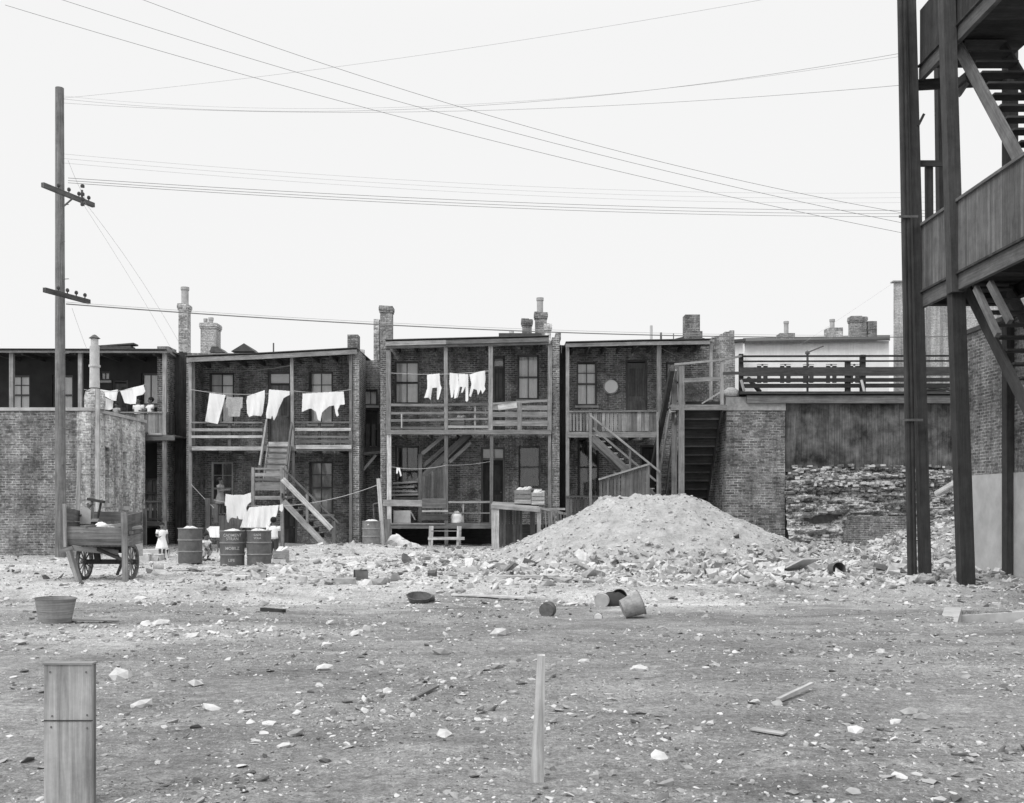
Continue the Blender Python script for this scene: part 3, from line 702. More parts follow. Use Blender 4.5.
# ---- narrow recessed link between the second and third house
hG = thing('recessed_wing', 'narrow set-back brick wing in the dark gap between the second and third house', 'house', (X(371, 39), 39, 0))
w = B(); wall_holes(w, X(361, 39), X(383, 39), 0, Z(360.3, 39), 39, 39.4, [H(363, 377.5, 389.5, 405.5, 39), H(363.5, 379, 408, 446, 39)])
w.box(X(361, 39), X(383, 39), 39.41, 50, 0, Z(361, 39)); w.build('wall', 'brick', hG)
window(hG, 363, 377.5, 389.5, 405.5, 39, 'shade', 2, 1, split=False); door(hG, 363.5, 379, 408, 446, 39, 'wood_black')
b = B(); b.box(X(359.5, 38), X(384, 38), 37.9, 38.98, Z(452, 38), Z(447, 38)); b.build('deck', 'wood_dark', hG)
b = B(); planks(b, 360, 383, 424, 424, 37.85, 0.2, bot0=447, gap=0.07); b.build('balustrade', 'wood_black', hG)
b = B(); b.beam(P(361, 473, 37.8), P(376, 455, 37.8), 0.08, 0.1); b.beam(P(360, 454, 37.75), P(384, 452, 37.75), 0.08, 0.1); b.build('brace', 'wood', hG)

# ---- third house
hC = thing('porch_house', 'brick house with trousers on its porch line and a stair inside the lower porch', 'house', (X(470, YW), YW, 0), 'brick tenements with wooden back porches')
hl = [H(394.4, 419.2, 361, 404), H(492.5, 505, 356, 431), H(517.5, 539, 354.5, 399.5), H(395, 419, 446, 497), H(481, 505, 447, 523), H(518.5, 540.5, 446, 488)]
body(hC, 384, 560, 343, hl, 'brick_c')
window(hC, 394.4, 419.2, 361, 404, YW, 'shade', 2, 1); window(hC, 517.5, 539, 354.5, 399.5, YW, 'shade', 2, 1)
door(hC, 492.5, 505, 356, 431, YW, 'wood_dark', 367, 'shade_mid')
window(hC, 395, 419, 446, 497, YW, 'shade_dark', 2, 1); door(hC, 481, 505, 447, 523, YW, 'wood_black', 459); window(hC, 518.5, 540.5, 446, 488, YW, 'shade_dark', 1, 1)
porch_roof(hC, 385.5, 340.5, 549, 336.3, 5.2, second=True, mid=(446, 338.9))
b = B(); b.box(X(380, YF), X(385.8, YF), YF+0.1, YW-0.003, 0, Z(344, YF), 2); b.build('party_wall', 'brick', hC)
b = B(); b.box(X(552, YF), X(559.5, YF), YF+0.05, YW-0.003, 0, Z(337, YF), 2); b.box(X(556, YF), X(561.5, YF), YF+0.4, YB, Z(337, YF)+0.002, Z(331, YF), 1); b.build('party_wall', 'brick', hC)
for a, b_, c, d, mt in ((386.2, 391, 350, 434, 'wood'), (444.3, 448, 347, 434, 'wood'), (488.4, 492.8, 346, 434, 'wood'), (547.4, 551.6, 345, 434, 'wood'),
                        (387.2, 391.6, 434, 547, 'wood_light'), (444.6, 448.2, 434, 547, 'wood'), (489.6, 493, 434, 524, 'wood'), (548, 551, 434, 547, 'wood'), (418.4, 422.2, 454, 523, 'wood')):
    post(hC, a, b_, c, d, YF+(0.6 if a == 418.4 else 0), mt, lean=random.uniform(-.5, .5))
deck(hC, 387, 551, 430, 434.4); deck(hC, 390, 493, 523, 528.5, mat='wood_dark')
rails(hC, 391, 444.5, [(403.6, 406.2, 404, 406.6), (412, 414.4), (419.4, 421.8, 418.6, 421), (426.6, 429)], 'wood')
rails(hC, 448, 488.6, [(403.4, 405.8, 402.8, 405.2), (411.5, 413.3), (418.6, 420.2, 418, 419.6), (425.5, 428)], 'wood')
rails(hC, 492.8, 547.5, [(402.6, 404.8, 399.4, 401.6), (405.5, 410), (412, 417), (420.5, 426)], 'wood')
rails(hC, 498, 517, [(405, 410.4, 402.4, 407.8)], 'wood_light', YF-0.05, 'tray_board')
post(hC, 517.4, 521.8, 403, 430, YF-0.03, 'wood', name='rail_post'); post(hC, 474, 476, 404, 430, YF+0.03, 'wood', name='rail_post'); post(hC, 401, 402.4, 414, 428, YF-.02, 'wood_light', name='rail_post')
rails(hC, 383, 422, [(499.6, 506, 500, 506.4)], 'wood'); rails(hC, 422, 446, [(498.4, 508)], 'wood_cart'); rails(hC, 422, 448, [(510.2, 512, 510.2, 512, 'wood_light'), (514, 520, 514, 520, 'wood_dark')], 'wood')
rails(hC, 448.5, 490, [(501, 503), (512.5, 513.6)], 'wood')
for a in (462.5, 478.3): post(hC, a, a+1.4, 502, 523, YF+.02, 'wood', name='rail_post')
# stair inside the lower porch, its plank side and stringers
for (p0, p1) in (((422, 454), (444, 436)), ((423, 466), (446, 446.5)), ((449.5, 462), (471, 442.5))):
    b = B(); b.beam(P(p0[0], p0[1], YF+0.75), P(p1[0], p1[1], YF+0.75), 0.06, 0.13); b.build('stringer', 'wood', hC)
flight(hC, P(470, 434, 37.6), P(419, 482, 37.6), 0.9, 11, (0, 1, 0), 'wood_dark', 'wood_dark', 0.24)
b = B()
for i in range(8):
    a = 422.3+i*2.9; b.pbox(a, a+2.7, 476-int(i*0.9)*2.2, 521, 37.0, 0.03, 2)
b.build('stair_side_planking', 'wood_dark', hC)
b = B(); b.box(X(388, YW), X(548, YW), YW-.25, YW-.2, -.05, Z(524, YF)-.05); b.build('crawl_space_shade_sheet', 'wood_black', hC)  # added dark sheet: the shade under the porch put into its colour
rails(hC, 390, 445, [(523.2, 524.4)], 'wood', YF-0.08, 'deck_edge_board')
chimney(hC, 378.6, 393, 305, 345, 39.5, 'brick_chim', dep=0.55); chimney(hC, 373.6, 379.3, 319, 354, 39.6, 'brick_wash', cap=False, dep=0.4)
chimney(hC, 521, 533, 318, 337, 42, 'brick_chim'); chimney(hC, 534, 548, 311, 337, 41.2, 'brick_chim', pots=[(537, 543.4, 296.5, 311)]); chimney(hC, 543.8, 552.2, 323, 337, 40.5, 'brick_wash')
b = B(); b.rod(P(511.5, 340, 40.5), P(511.5, 331, 40.5), 0.1, n=12); b.build('vent_pipe', 'galv', hC)
b = B(); b.box(X(499, 41), X(541, 41), 40.2, 42, Z(341, 41), Z(336.4, 41)); b.build('roof_curb', 'tar', hC)

# ---- fourth house
hD = thing('porch_house', 'brick house with a round washtub hung on its upper porch wall', 'house', (X(640, YW), YW, 0), 'brick tenements with wooden back porches')
hl = [H(576.5, 597, 362, 405.5), H(625.5, 647.5, 359.5, 432), H(666, 684, 362, 402), H(577.5, 599, 437.5, 497), H(640, 660, 445, 520)]
body(hD, 566, 735, 345, hl, 'brick_c')
window(hD, 576.5, 597, 362, 405.5, YW, 'shade', 2, 2); window(hD, 666, 684, 362, 402, YW, 'shade', 2, 1)
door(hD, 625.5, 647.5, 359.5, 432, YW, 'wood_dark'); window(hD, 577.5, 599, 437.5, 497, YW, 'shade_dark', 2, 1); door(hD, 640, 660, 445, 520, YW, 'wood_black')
porch_roof(hD, 565.5, 342.5, 710, 339.5, 4.6, mid=(640, 340.6))
post(hD, 565.8, 569.2, 347, 547); post(hD, 656.8, 661, 345, 547); post(hD, 709.4, 712.4, 343.5, 400, YF, 'wood_light')
b = B()
x = [X(v, YF+.1) for v in (704, 712, 716, 721, 725, 730, 734.5)]; zz = [Z(v, YF+.1) for v in (342, 338, 336.4, 334.8, 332.6, 330.6, 330)]
for i in range(6): b.box(x[i], x[i+1]-0.0, YF+0.12, YF+0.5, Z(420, YF) if i else Z(344, YF), (zz[i]+zz[i+1])/2, 2)
b.build('stepped_parapet', 'brick_chim', hD)
deck(hD, 568, 657, 432, 437.5)
b = B(); planks(b, 569.5, 590, 412.5, 412, YF+.01, 0.115, bot0=431, gap=0.05); planks(b, 590, 618, 411.8, 411.6, YF+.01, 0.13, bot0=431, gap=0.03); planks(b, 618, 656.5, 411.5, 411, YF+.01, 0.14, bot0=431, gap=0.004, jit=.01); b.build('balustrade_boards', 'wood', hD)
b = B(); b.beam(P(569, 411.6, YF), P(657, 411, YF), 0.08, 0.05); b.build('handrail', 'wood', hD)
b = B(); planks(b, 566, 599, 497, 497, YF-.3, 0.13, bot0=540, gap=0.03); b.beam(P(566, 496.5, YF-.3), P(599, 496.5, YF-.3), .08, .06); b.build('lower_balustrade', 'wood_dark', hD)
flight(hD, P(591.5, 438, 35.9), P(664, 508, 35.9), 0.9, 12, (0, 1, 0), 'wood', 'wood_light', 0.28, toff=.17, closed=True, rmat='wood')
for Y_ in (35.4, 36.3):
    b = B(); b.beam(P(590.5, 415.5, Y_), P(660, 472, Y_), 0.06, 0.07); b.build('handrail', 'wood', hD)
    post(hD, 589.3, 591.6, 413, 547 if Y_ < 36 else 437, Y_, 'wood', name='newel_post'); post(hD, 629, 631, 447, 474, Y_, 'wood', name='rail_post')
rails(hD, 593, 656, [(427, 429, 480, 482)], 'wood', 35.42)
chimney(hD, 685.2, 700, 314.5, 338, 39.8, 'brick', cap=False); chimney(hD, 686, 702.5, 331, 342, 39.4, 'brick', cap=False)
b = B(); b.rod(P(651.2, 343, 40), P(651.2, 325.5, 40), 0.055, n=10); b.build('vent_pipe', 'galv', hD)
b = B(); b.rod(P(661, 343, 39), P(661, 332.5, 39), 0.04); b.rod(P(673.5, 343, 39), P(673.5, 333.5, 39), 0.02); b.build('vent_pipe', 'iron', hD)
b = B(); b.prism([(X(663, 40), Z(342, 40)), (X(685, 40), Z(336.5, 40)), (X(704, 40), Z(338.5, 40)), (X(712, 40), Z(343, 40))], 39.9, 41.5); b.build('roof_curb', 'tar', hD)

b = B(); planks(b, 556, 567, 345, 345, 37.9, .14, bot0=547, gap=.004); b.build('gap_shade_boards', 'wood_black', hD)  # invented boards, coloured dark to imitate shade between the houses
# tub hanging on the fourth house's porch wall
c0 = P(610.7, 387, YW-0.02)
rootmesh('washtub', 'enamel', lambda b: b.lathe((0, 0, 0), [(0.001, 0.0), (0.24, 0.0), (0.275, -0.02), (0.285, 0.0), (0.275, 0.02), (0.25, 0.16), (0.001, 0.16)], 28, (0, -1, 0)) or setattr(b, 'v', [tuple(Vector(v)+c0+Vector((0, 0, 0))) for v in b.v]),
         'round galvanised washtub hung on the porch wall beside the upper door', 'washtub', c0)

# ------------------------------------------------------------------ brick outbuilding at the left edge
XO = -12.62
oB = thing('outbuilding', 'low whitewashed brick outbuilding with a stovepipe at the left edge', 'outbuilding', (XO-2, 32, 0))
zo = Z(411, 30.0)
w = B()
ys = [30.0, 31.02, 31.33, 32.45, 32.75, 34.4]
for i in range(5):
    if i in (1, 3):
        zlo, zhi = (Z(503, 31), Z(447, 31)) if i == 1 else (Z(506, 32.6), Z(452, 32.6))
        w.box(XO-0.3, XO, ys[i], ys[i+1], -0.05, zlo); w.box(XO-0.3, XO, ys[i], ys[i+1], zhi, zo)
    else: w.box(XO-0.3, XO, ys[i], ys[i+1], -0.05, zo)
w.build('side_wall', 'brick_wash', oB)
w = B(); w.box(XO-7, XO-0.001, 29.97, 30.25, -0.05, zo-0.01); w.box(XO-7, XO-0.001, 34.1, 34.39, -0.05, zo-0.01); w.box(XO-7, XO-6.7, 30.25, 34.1, -0.05, zo-0.01); w.build('front_wall', 'brick', oB)
b = B(); b.box(XO-7.05, XO+0.05, 29.92, 34.45, zo+0.002, zo+0.10); b.build('roof', 'conc', oB)
b = B(); b.box(XO-0.42, XO+0.004, 29.955, 29.969, -0.05, zo-0.02); b.build('limewashed_corner', 'brick_wash', oB)
for i, (z0, z1) in ((1, (Z(503, 31), Z(447, 31))), (3, (Z(506, 32.6), Z(452, 32.6)))):
    b = B(); b.box(XO-0.25, XO-0.2, ys[i], ys[i+1], z0, z1); wdw = b.build('window', 'black', oB)
    b = B(); b.box(XO-0.1, XO+0.07, ys[i]-0.08, ys[i+1]+0.08, z0-0.12, z0-0.003); b.build('sill', 'conc', wdw)
    b = B(); b.box(XO-0.19, XO-0.15, (ys[i]+ys[i+1])/2-0.02, (ys[i]+ys[i+1])/2+0.02, z0, z1)
    for k in (range(1, 14) if i == 3 else (5,)): zz_ = z0+(z1-z0)*k/10; b.box(XO-0.19, XO-0.15, ys[i], ys[i+1], zz_-0.02, zz_+0.02)
    b.build('bars', 'conc' if i == 3 else 'wood', wdw)
b = B(); r = 0.26
b.lathe((X(93.5, 30.5), 30.6, zo+0.1), [(0.30, 0), (0.31, 0.35), (0.27, 0.55), (0.12, 0.64), (0.001, 0.65)], 10); ch = b.build('chimney_base', 'brick_wash', oB)
b = B(); cx, cy = X(94.6, 30.6), 30.6
b.lathe((cx, cy, Z(388, cy)), [(0.15, 0), (0.14, 0.63), (0.17, 0.64), (0.17, 0.7), (0.14, 0.71), (0.14, 1.28), (0.11, 1.29), (0.11, 1.5)], 16); sp_ = b.build('stovepipe', 'galv', oB)
b = B(); b.lathe((cx, cy, Z(388, cy)+1.52), [(0.001, 0.0), (0.17, 0.0), (0.05, 0.1), (0.001, 0.12)], 16); b.rod((cx-.08, cy, Z(388, cy)+1.48), (cx-.08, cy, Z(388, cy)+1.54), .01); b.rod((cx+.08, cy, Z(388, cy)+1.48), (cx+.08, cy, Z(388, cy)+1.54), .01); b.build('rain_cap', 'iron', sp_)

# ------------------------------------------------------------------ embankment wall, walkway and its railing
YE = 35.0; ze = Z(393.5, YE); XR = 30
eb = thing('retaining_wall', 'tall retaining wall of brick, tarred planks and crumbling masonry behind the heap', 'wall', (X(860, YE), YE, 0))
w = B(); w.box(X(726.5, YE), X(785, YE), YE, YE+0.6, -0.1, Z(410.5, YE)); w.box(X(726.5, YE), X(726.5, YE)+0.35, YE+0.601, 44, -0.1, Z(410.5, YE)); w.build('brick_bay', 'brick_wall', eb)
b = B(); b.box(X(726, YE)-.01, X(785.5, YE), YE-0.03, YE+0.6, Z(410.4, YE), Z(397, YE)); b.build('concrete_cap', 'stone_mid', eb)
b = B(); planks(b, 785.3, 1024+300, 404, 404, YE+0.12, 0.19, 0.06, 472, 472, 0.008, 0.0); b.build('plank_facing', 'tarred_boards', eb)
b = B(); b.box(X(787, YE), XR, YE+0.25, 44, -0.1, ze-0.2); b.build('fill', 'stone_dark', eb)
b = B(); b.pbox(747, 1400, 395.5, 403, YE-0.12, 0.3, 0); b.build('edge_beam', 'wood_dark', eb)
b = B(); b.box(X(739, YE), XR, YE-0.2, YE+1.9, Z(394.6, YE), Z(392, YE)); b.build('walkway', 'wood_black', eb)
# crumbling masonry below the planks
def ruin(u, z):
    """outward push of the broken face at (x, z)"""
    px = 512+u/YE*1000; py = 505-(z-EYE)*1000/YE
    d = 0.10+0.35*np.clip((py-470)/70, 0, 1)
    d = d+0.26*fbm(u, z*1.6, 1.3, 21)+0.26*fbm(u*0.5, z*3.4, 2.6, 22)+0.16*fbm(u, z*1.5, 8, 23)
    ledge = np.where((py > 486) & (px > 815), -0.10, 0.0)+np.where((py < 484) & (py > 476), 0.05, 0)
    hole = -0.75*np.exp(-(((px-822)/24)**2+((py-520+0.12*(px-822))/5)**2))-0.35*np.exp(-(((px-815)/14)**2+((py-534)/3.5)**2))-0.6*np.exp(-(((px-789)/4)**2+((py-470)/4)**2))
    return d+ledge+hole
us = np.arange(X(785.3, YE), XR, 0.05); zs_ = np.arange(-0.15, Z(467, YE)+0.001, 0.035)
gu, gz = np.meshgrid(us, zs_); top_j = 0.12*fbm(us, us*0, 1.1, 31)+0.06*fbm(us, us*0, 4, 32)
gz = gz+np.clip((gz-1.8)/1.0, 0, 1)*top_j[None]
co = np.stack([gu, YE+0.12-np.round(ruin(gu, gz)/0.045)*0.045*0.7-ruin(gu, gz)*0.3, gz], -1).reshape(-1, 3); nx, ny = len(us), len(zs_)
ii = np.arange(nx*ny).reshape(ny, nx); qd = np.stack([ii[:-1, :-1], ii[:-1, 1:], ii[1:, 1:], ii[1:, :-1]], -1).reshape(-1, 4)
o0 = wloc(eb); o = np_mesh('broken_masonry', co-np.array(o0), qd, 'brick_mound', eb)
b = B()
for i in range(60):
    a = 846+i*1.35+random.uniform(-.3, .3)
    if a > 926: break
b.box(X(847, YE), X(927, YE), YE-0.55, YE+0.0, -0.15, Z(516, YE)); b.box(X(843, YE), X(847, YE)-.002, YE-0.5, YE, -0.15, Z(520, YE)); b.box(X(840, YE), X(843, YE)-.002, YE-0.45, YE, -0.15, Z(528, YE)); b.build('brick_footing', 'brick', eb)
for nm_, mt_, cnt in (('jutting_bricks', 'brick_chim', 420), ('mortar_lumps', 'stone', 260), ('dark_stubs', 'stone_dark', 200)):
    b = B(); rr_ = random.Random(len(nm_))
    for i in range(cnt):
        px = rr_.uniform(786, 1010); py = 465+abs(rr_.gauss(0, 34)); 
        if py > 548 or (843 < px < 928 and py > 512): continue
        x_ = X(px, YE); z_ = Z(py, YE); d_ = float(ruin(np.array([x_]), np.array([z_]))[0]); w_ = rr_.uniform(.06, .16); h_ = rr_.choice((.05, .07, .07, .1)); y_ = YE+.12-d_*.93
        b.box(x_-w_, x_+w_*rr_.uniform(.2, 1), y_-rr_.uniform(-.01, .09), y_+.2, z_-h_*.5, z_+h_*.5)
    o = b.build(nm_, mt_, eb); o['kind'] = 'stuff'
b = B()
rr_ = random.Random(5)
for i in range(46):
    a = 812+i*2.6; yj = 484.5+rr_.uniform(-1.5, 1.5)
    if rr_.random() < .8: b.box(X(a, YE), X(a+2.5, YE), YE-.2-rr_.uniform(0, .08), YE+.05, Z(yj+1.4, YE), Z(yj-rr_.uniform(.6, 1.6), YE))
b.build('mortar_ledge', 'stone', eb)
# railing
rl = thing('railing', 'dark timber railing of heavy boards along the top of the retaining wall', 'railing', (X(860, YE), YE, ze))
for c, d in ((355, 356.8), (360.2, 361.8), (367, 375.7), (378, 381.8), (383.5, 387.6)):
    b = B(); b.beam(P(739.5, (c+d)/2+.4, YE+.05), P(1300, (c+d)/2-1.0, YE+.05), 0.05, (d-c)*YE/1000); b.build('rail', 'wood_black', rl)
for a, b_, c, d in ((739, 743, 354, 393), (845.3, 850, 361, 393), (860.2, 865, 355, 393), (985, 990, 355, 393), (1100, 1105, 355, 393)):
    post(rl, a, b_, c, d, YE+0.09, 'wood_black')
for a in ((741, 380, 744.2, 391), (861.5, 380, 864.5, 392)):
    b = B(); b.beam(P(a[0], a[1], YE-0.06), P(a[2], a[3], YE-0.12), 0.09, 0.07); b.build('brace', 'wood_light', rl)
b = B(); b.beam(P(748, 378, YE+1), P(760, 392, YE+.5), 0.1, 0.12); b.build('brace', 'wood_black', rl)
b = B(); b.rod(P(807.5, 393, YE+.3), P(807.5, 352, YE+.3), 0.04); b.rod(P(807.5, 352.5, YE+.3), P(823.5, 346, YE+.3), 0.022); b.lathe(P(807.5, 352.8, YE+.3), [(0.001, -.09), (.08, -.04), (.08, .04), (.001, .09)], 10); b.build('pipe_arm', 'iron', rl)
rootmesh('sandbag', 'cloth_grey', lambda b: b.lathe(P(731, 397, YE+.25), [(0.001, 0), (0.27, 0.0), (0.3, 0.1), (0.24, 0.25), (0.1, 0.33), (0.001, 0.34)], 14), 'pale lumpy sack on the wall corner beside the stair platform', 'sack', P(731, 397, YE+.25), smooth=True)
for k, (a, c, Y) in enumerate(((930, 386, YE+.8), (942, 388, YE+.9))):
    def f(b):
        for i in range(14):
            x_ = X(a, Y)+random.uniform(-.35, .35); b.beam((x_-random.uniform(.3, .6), Y+random.uniform(-.2, .2), ze+.1+random.uniform(0, .32)), (x_+random.uniform(.3, .6), Y+random.uniform(-.2, .2), ze+.1+random.uniform(0, .32)), 0.07, 0.03)
    rootmesh('scrap_wood_pile', 'wood_light', f, ['tangled pile of pale scrap boards on the walkway, the left half', 'tangled pile of pale scrap boards on the walkway, the right half'][k], 'scrap wood', (X(a, Y), Y, ze), 'scrap wood on the walkway')

# long low white building behind the walkway
sb = thing('clapboard_building', 'long low white boarded building behind the dark railing', 'building', (X(810, 46), 46, 0))
Yb = 46.0; hl = [(X(a, Yb), X(a+11, Yb), Z(383, Yb), Z(364, Yb)) for a in (757, 780, 803, 826, 849)]
w = B(); wall_holes(w, X(744.6, Yb), X(889, Yb), 4.9, Z(341, Yb), Yb, Yb+0.15, sorted(hl)); w.box(X(744.6, Yb), X(889, Yb), Yb+0.2, Yb+9, 4.9, Z(341, Yb)-.05); w.build('wall', 'siding', sb)
b = B()
for i in range(46): a = 745+i*3.1; b.pbox(a, a+0.35, 342.5, 357, Yb-0.025, 0.023, 2)
b.build('battens', 'siding', sb)
for h in sorted(hl):
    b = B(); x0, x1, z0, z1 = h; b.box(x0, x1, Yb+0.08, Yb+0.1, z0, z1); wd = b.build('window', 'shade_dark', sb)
    b = B(); b.box((x0+x1)/2-.04, (x0+x1)/2+.04, Yb+.03, Yb+.078, z0, z1); b.box(x0, x1, Yb+.03, Yb+.076, z1-.08, z1); b.build('frame', 'siding', wd)
b = B(); b.hexa([P(743, 343.6, Yb-.3), P(743, 341, Yb-.3), P(743, 338, Yb+9), P(743, 342, Yb+9), P(890, 340.6, Yb-.3), P(890, 338.2, Yb-.3), P(890, 335, Yb+9), P(890, 339, Yb+9)]); b.build('roof', 'tar', sb)
b = B(); b.box(X(731, 45), X(743, 45), 45, 46, 4, Z(342, 45)); b.build('porch_end', 'siding', sb)
b = B(); b.beam(P(729, 341.5, 44.9), P(745, 340.5, 44.9), .3, .12); b.build('porch_roof', 'tar', sb)
chimney(sb, 780, 795, 333, 342, 49, 'brick_chim', cap=False, pots=[(786, 790.5, 320, 333)]); chimney(sb, 828.5, 843, 327.5, 341, 49, 'brick_wash', cap=False, pots=[(832.2, 836.8, 318, 328)])
chimney(sb, 851, 868, 316, 341, 50, 'brick_chim', dep=.6); chimney(sb, 868.2, 877, 321, 341, 50, 'brick_chim', cap=False, dep=.5)
# pale painted building at the right
wb = thing('painted_brick_building', 'tall pale painted brick building rising behind the walkway at the right', 'building', (X(930, 47), 47, 0))
zt_ = Z(282, 47); b = B(); b.hexa([(X(893.5, 47), 47, 4.4), (X(893.5, 47), 47, zt_), (X(893.5, 56), 56, zt_), (X(893.5, 56), 56, 4.4), (36, 47, 4.4), (36, 47, zt_), (36, 56, zt_), (36, 56, 4.4)]); b.build('wall', 'brick_white', wb)
b = B(); b.box(X(926, 47), X(929, 47), 46.9, 47-.003, 4.4, Z(283, 47)); b.box(X(940.5, 47), X(942.5, 47), 46.95, 47-.003, 4.4, Z(300, 47)); b.build('downspout', 'tin', wb)
b = B(); b.box(X(892.5, 47), 34.1, 46.9, 47.3, Z(282, 47)+.002, Z(280.8, 47)); b.build('coping', 'conc', wb)
# ------------------------------------------------------------------ wooden stairs up to the walkway, board fence
st = thing('outdoor_staircase', 'steep dark wooden staircase with a railed platform beside the retaining wall', 'staircase', (X(700, 35), 35, 0))
YS = 34.4; zp = Z(405, YS)
b = B(); b.pbox(671, 727, 404.6, 410, YS, 0.06, 0); n = 12
for i in range(n): b.box(X(671, YS), X(727, YS), YS+0.065+i*.14, YS+.195+i*.14, zp-.05, zp, 0)
b.build('platform', 'wood', st)
for a, b_, c, d, dy in ((671.8, 676.6, 365, 549, .3), (678.6, 684, 363.5, 549, 0), (720.3, 723.4, 359.5, 405, 0), (671.5, 675, 366, 405, 1.6)):
    post(st, a, b_, c, d, YS+dy-(.006 if dy == 0 else 0), 'wood')
for r in (((674.5, 364.5), (721.7, 360)), ((721.7, 360), (741.5, 356))):
    b = B(); b.beam(P(*r[0], YS), P(*r[1], YS), .07, .07); b.build('handrail', 'wood', st)
b = B(); b.beam(P(684, 380.5, YS), P(720.3, 378.5, YS), .035, .14); b.build('rail_board', 'wood', st)
b = B(); b.beam(P(723, 373.5, YS), P(741.5, 373, YS), .04, .1); b.build('rail_board', 'wood_dark', st)
b = B(); b.beam(P(701, 404, YS+.6), P(723, 390.5, YS+.6), .3, .05); b.build('slanted_board', 'wood_light', st)
# wide enclosed flight, its underside towards us
tp = Vector((X(703, 34.9), 34.9, zp-.06)); ft = Vector((X(703, 34.9)+.02, 38.25, Z(520, 38.25)))
flight(st, tp, ft, 1.28, 13, (1, 0, 0), 'wood_black', 'wood_dark', 0.28, closed=True)
b = B(); 
for i in range(15):
    u = i/15; z0 = 0.0+(zp-.3)*u
    b.box(X(685, 38.4)-.3, X(722, 38.4), 38.4+.0, 38.45, z0, z0+(zp-.3)/15-.012, 0)
b.build('back_boarding', 'wood_black', st)
# narrow open flight at the left
for p0, p1, w_, h_, mt in (((672, 369.5, 34.2), (645, 494+14, 38.0), .16, .2, 'wood_black'), ((670, 411, 34.5), (654, 498+12, 38.2), .05, .22, 'wood'), ((675.5, 415, 34.5), (664, 498+12, 38.2), .05, .22, 'wood'), ((676, 370, 34.35), (666, 430, 36.4), .05, .10, 'wood')):
    b = B(); b.beam(P(*p0), P(*p1), w_, h_); b.build('stringer', mt, st)
for i in range(13):
    b = B(); u = (i+.5)/13; A = P(670, 411, 34.5).lerp(P(654, 510, 38.2), u); C_ = P(675.5, 415, 34.5).lerp(P(664, 510, 38.2), u); b.beam(A+Vector((0, 0, .12)), Vector((C_.x, A.y, A.z+.12)), .27, .04); b.build('tread', 'wood_light', st)
post(st, 656.6, 658.4, 412, 497, 35.5, 'wood', name='brace_post')
fn = thing('board_fence', 'ragged grey board fence stepping down behind the left flank of the heap', 'fence', (X(625, 34.6), 34.6, 0))
b = B(); planks(b, 599.5, 621, 478.5, 471.5, 34.6, .12, bot0=544, gap=.035, jit=.06); planks(b, 621, 650, 471, 464.5, 34.6, .13, bot0=544, gap=.01, jit=.02); b.build('boards', 'wood_panel', fn)
b = B(); b.beam(P(598.5, 479.5, 34.55), P(649, 464, 34.55), .07, .06); b.build('top_rail', 'wood', fn)
b = B(); b.beam(P(599, 488, 34.68), P(624, 486, 34.68), .05, .1); b.beam(P(599, 498, 34.68), P(624, 497, 34.68), .05, .1); b.build('back_rail', 'wood_dark', fn)

# ------------------------------------------------------------------ tall timber porch at the right
tw = thing('timber_porch', 'tall weathered timber back porch on high posts filling the right edge', 'porch', (9.2, 19, 0))
XF = 8.85                                       # outer (left) face plane of the porch
Ze = lambda py, Y: Z(py, Y)
def tpost(a, c, e, d, Y0, Y1, w, dpt, mat='wood_tower', nm='post', z1=None):
    """from (a, c) at depth Y0 down to (e, d) at Y1; w wide, dpt deep"""
    b = B(); p = P(a, c, Y0); q = P(e, d, Y1)
    if z1 is not None: q.z = z1
    k = [(-w/2, -dpt/2), (w/2, -dpt/2), (w/2, dpt/2), (-w/2, dpt/2)]
    b.hexa([q+Vector((i, j, 0)) for i, j in k]+[p+Vector((i, j, 0)) for i, j in k]); b.build(nm, mat, tw)
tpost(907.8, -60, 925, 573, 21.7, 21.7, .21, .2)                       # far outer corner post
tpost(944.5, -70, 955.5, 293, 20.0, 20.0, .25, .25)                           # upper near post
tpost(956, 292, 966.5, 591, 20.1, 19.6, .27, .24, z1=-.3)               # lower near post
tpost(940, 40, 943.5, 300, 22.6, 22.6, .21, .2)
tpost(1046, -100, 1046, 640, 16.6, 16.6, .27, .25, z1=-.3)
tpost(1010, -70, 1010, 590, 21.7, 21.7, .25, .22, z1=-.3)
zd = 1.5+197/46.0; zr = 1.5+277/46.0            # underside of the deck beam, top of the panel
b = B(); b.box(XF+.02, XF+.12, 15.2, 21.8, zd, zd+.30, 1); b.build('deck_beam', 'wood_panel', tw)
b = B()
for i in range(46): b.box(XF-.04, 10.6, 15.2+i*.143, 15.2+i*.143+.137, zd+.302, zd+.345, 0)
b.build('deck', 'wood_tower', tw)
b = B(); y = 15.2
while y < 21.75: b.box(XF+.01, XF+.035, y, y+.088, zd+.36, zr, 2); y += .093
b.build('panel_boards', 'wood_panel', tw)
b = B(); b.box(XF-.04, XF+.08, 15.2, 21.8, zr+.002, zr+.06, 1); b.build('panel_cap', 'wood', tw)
b = B(); b.box(XF+.13, 10.6, 21.6, 21.8, zd+.05, zd+.28, 0); b.box(XF+.13, 10.6, 18.6, 18.8, zd+.05, zd+.28, 0); b.box(10.4, 10.6, 15.2, 21.6, zd+.02, zd+.27, 1); b.build('cross_beam', 'wood_black', tw)
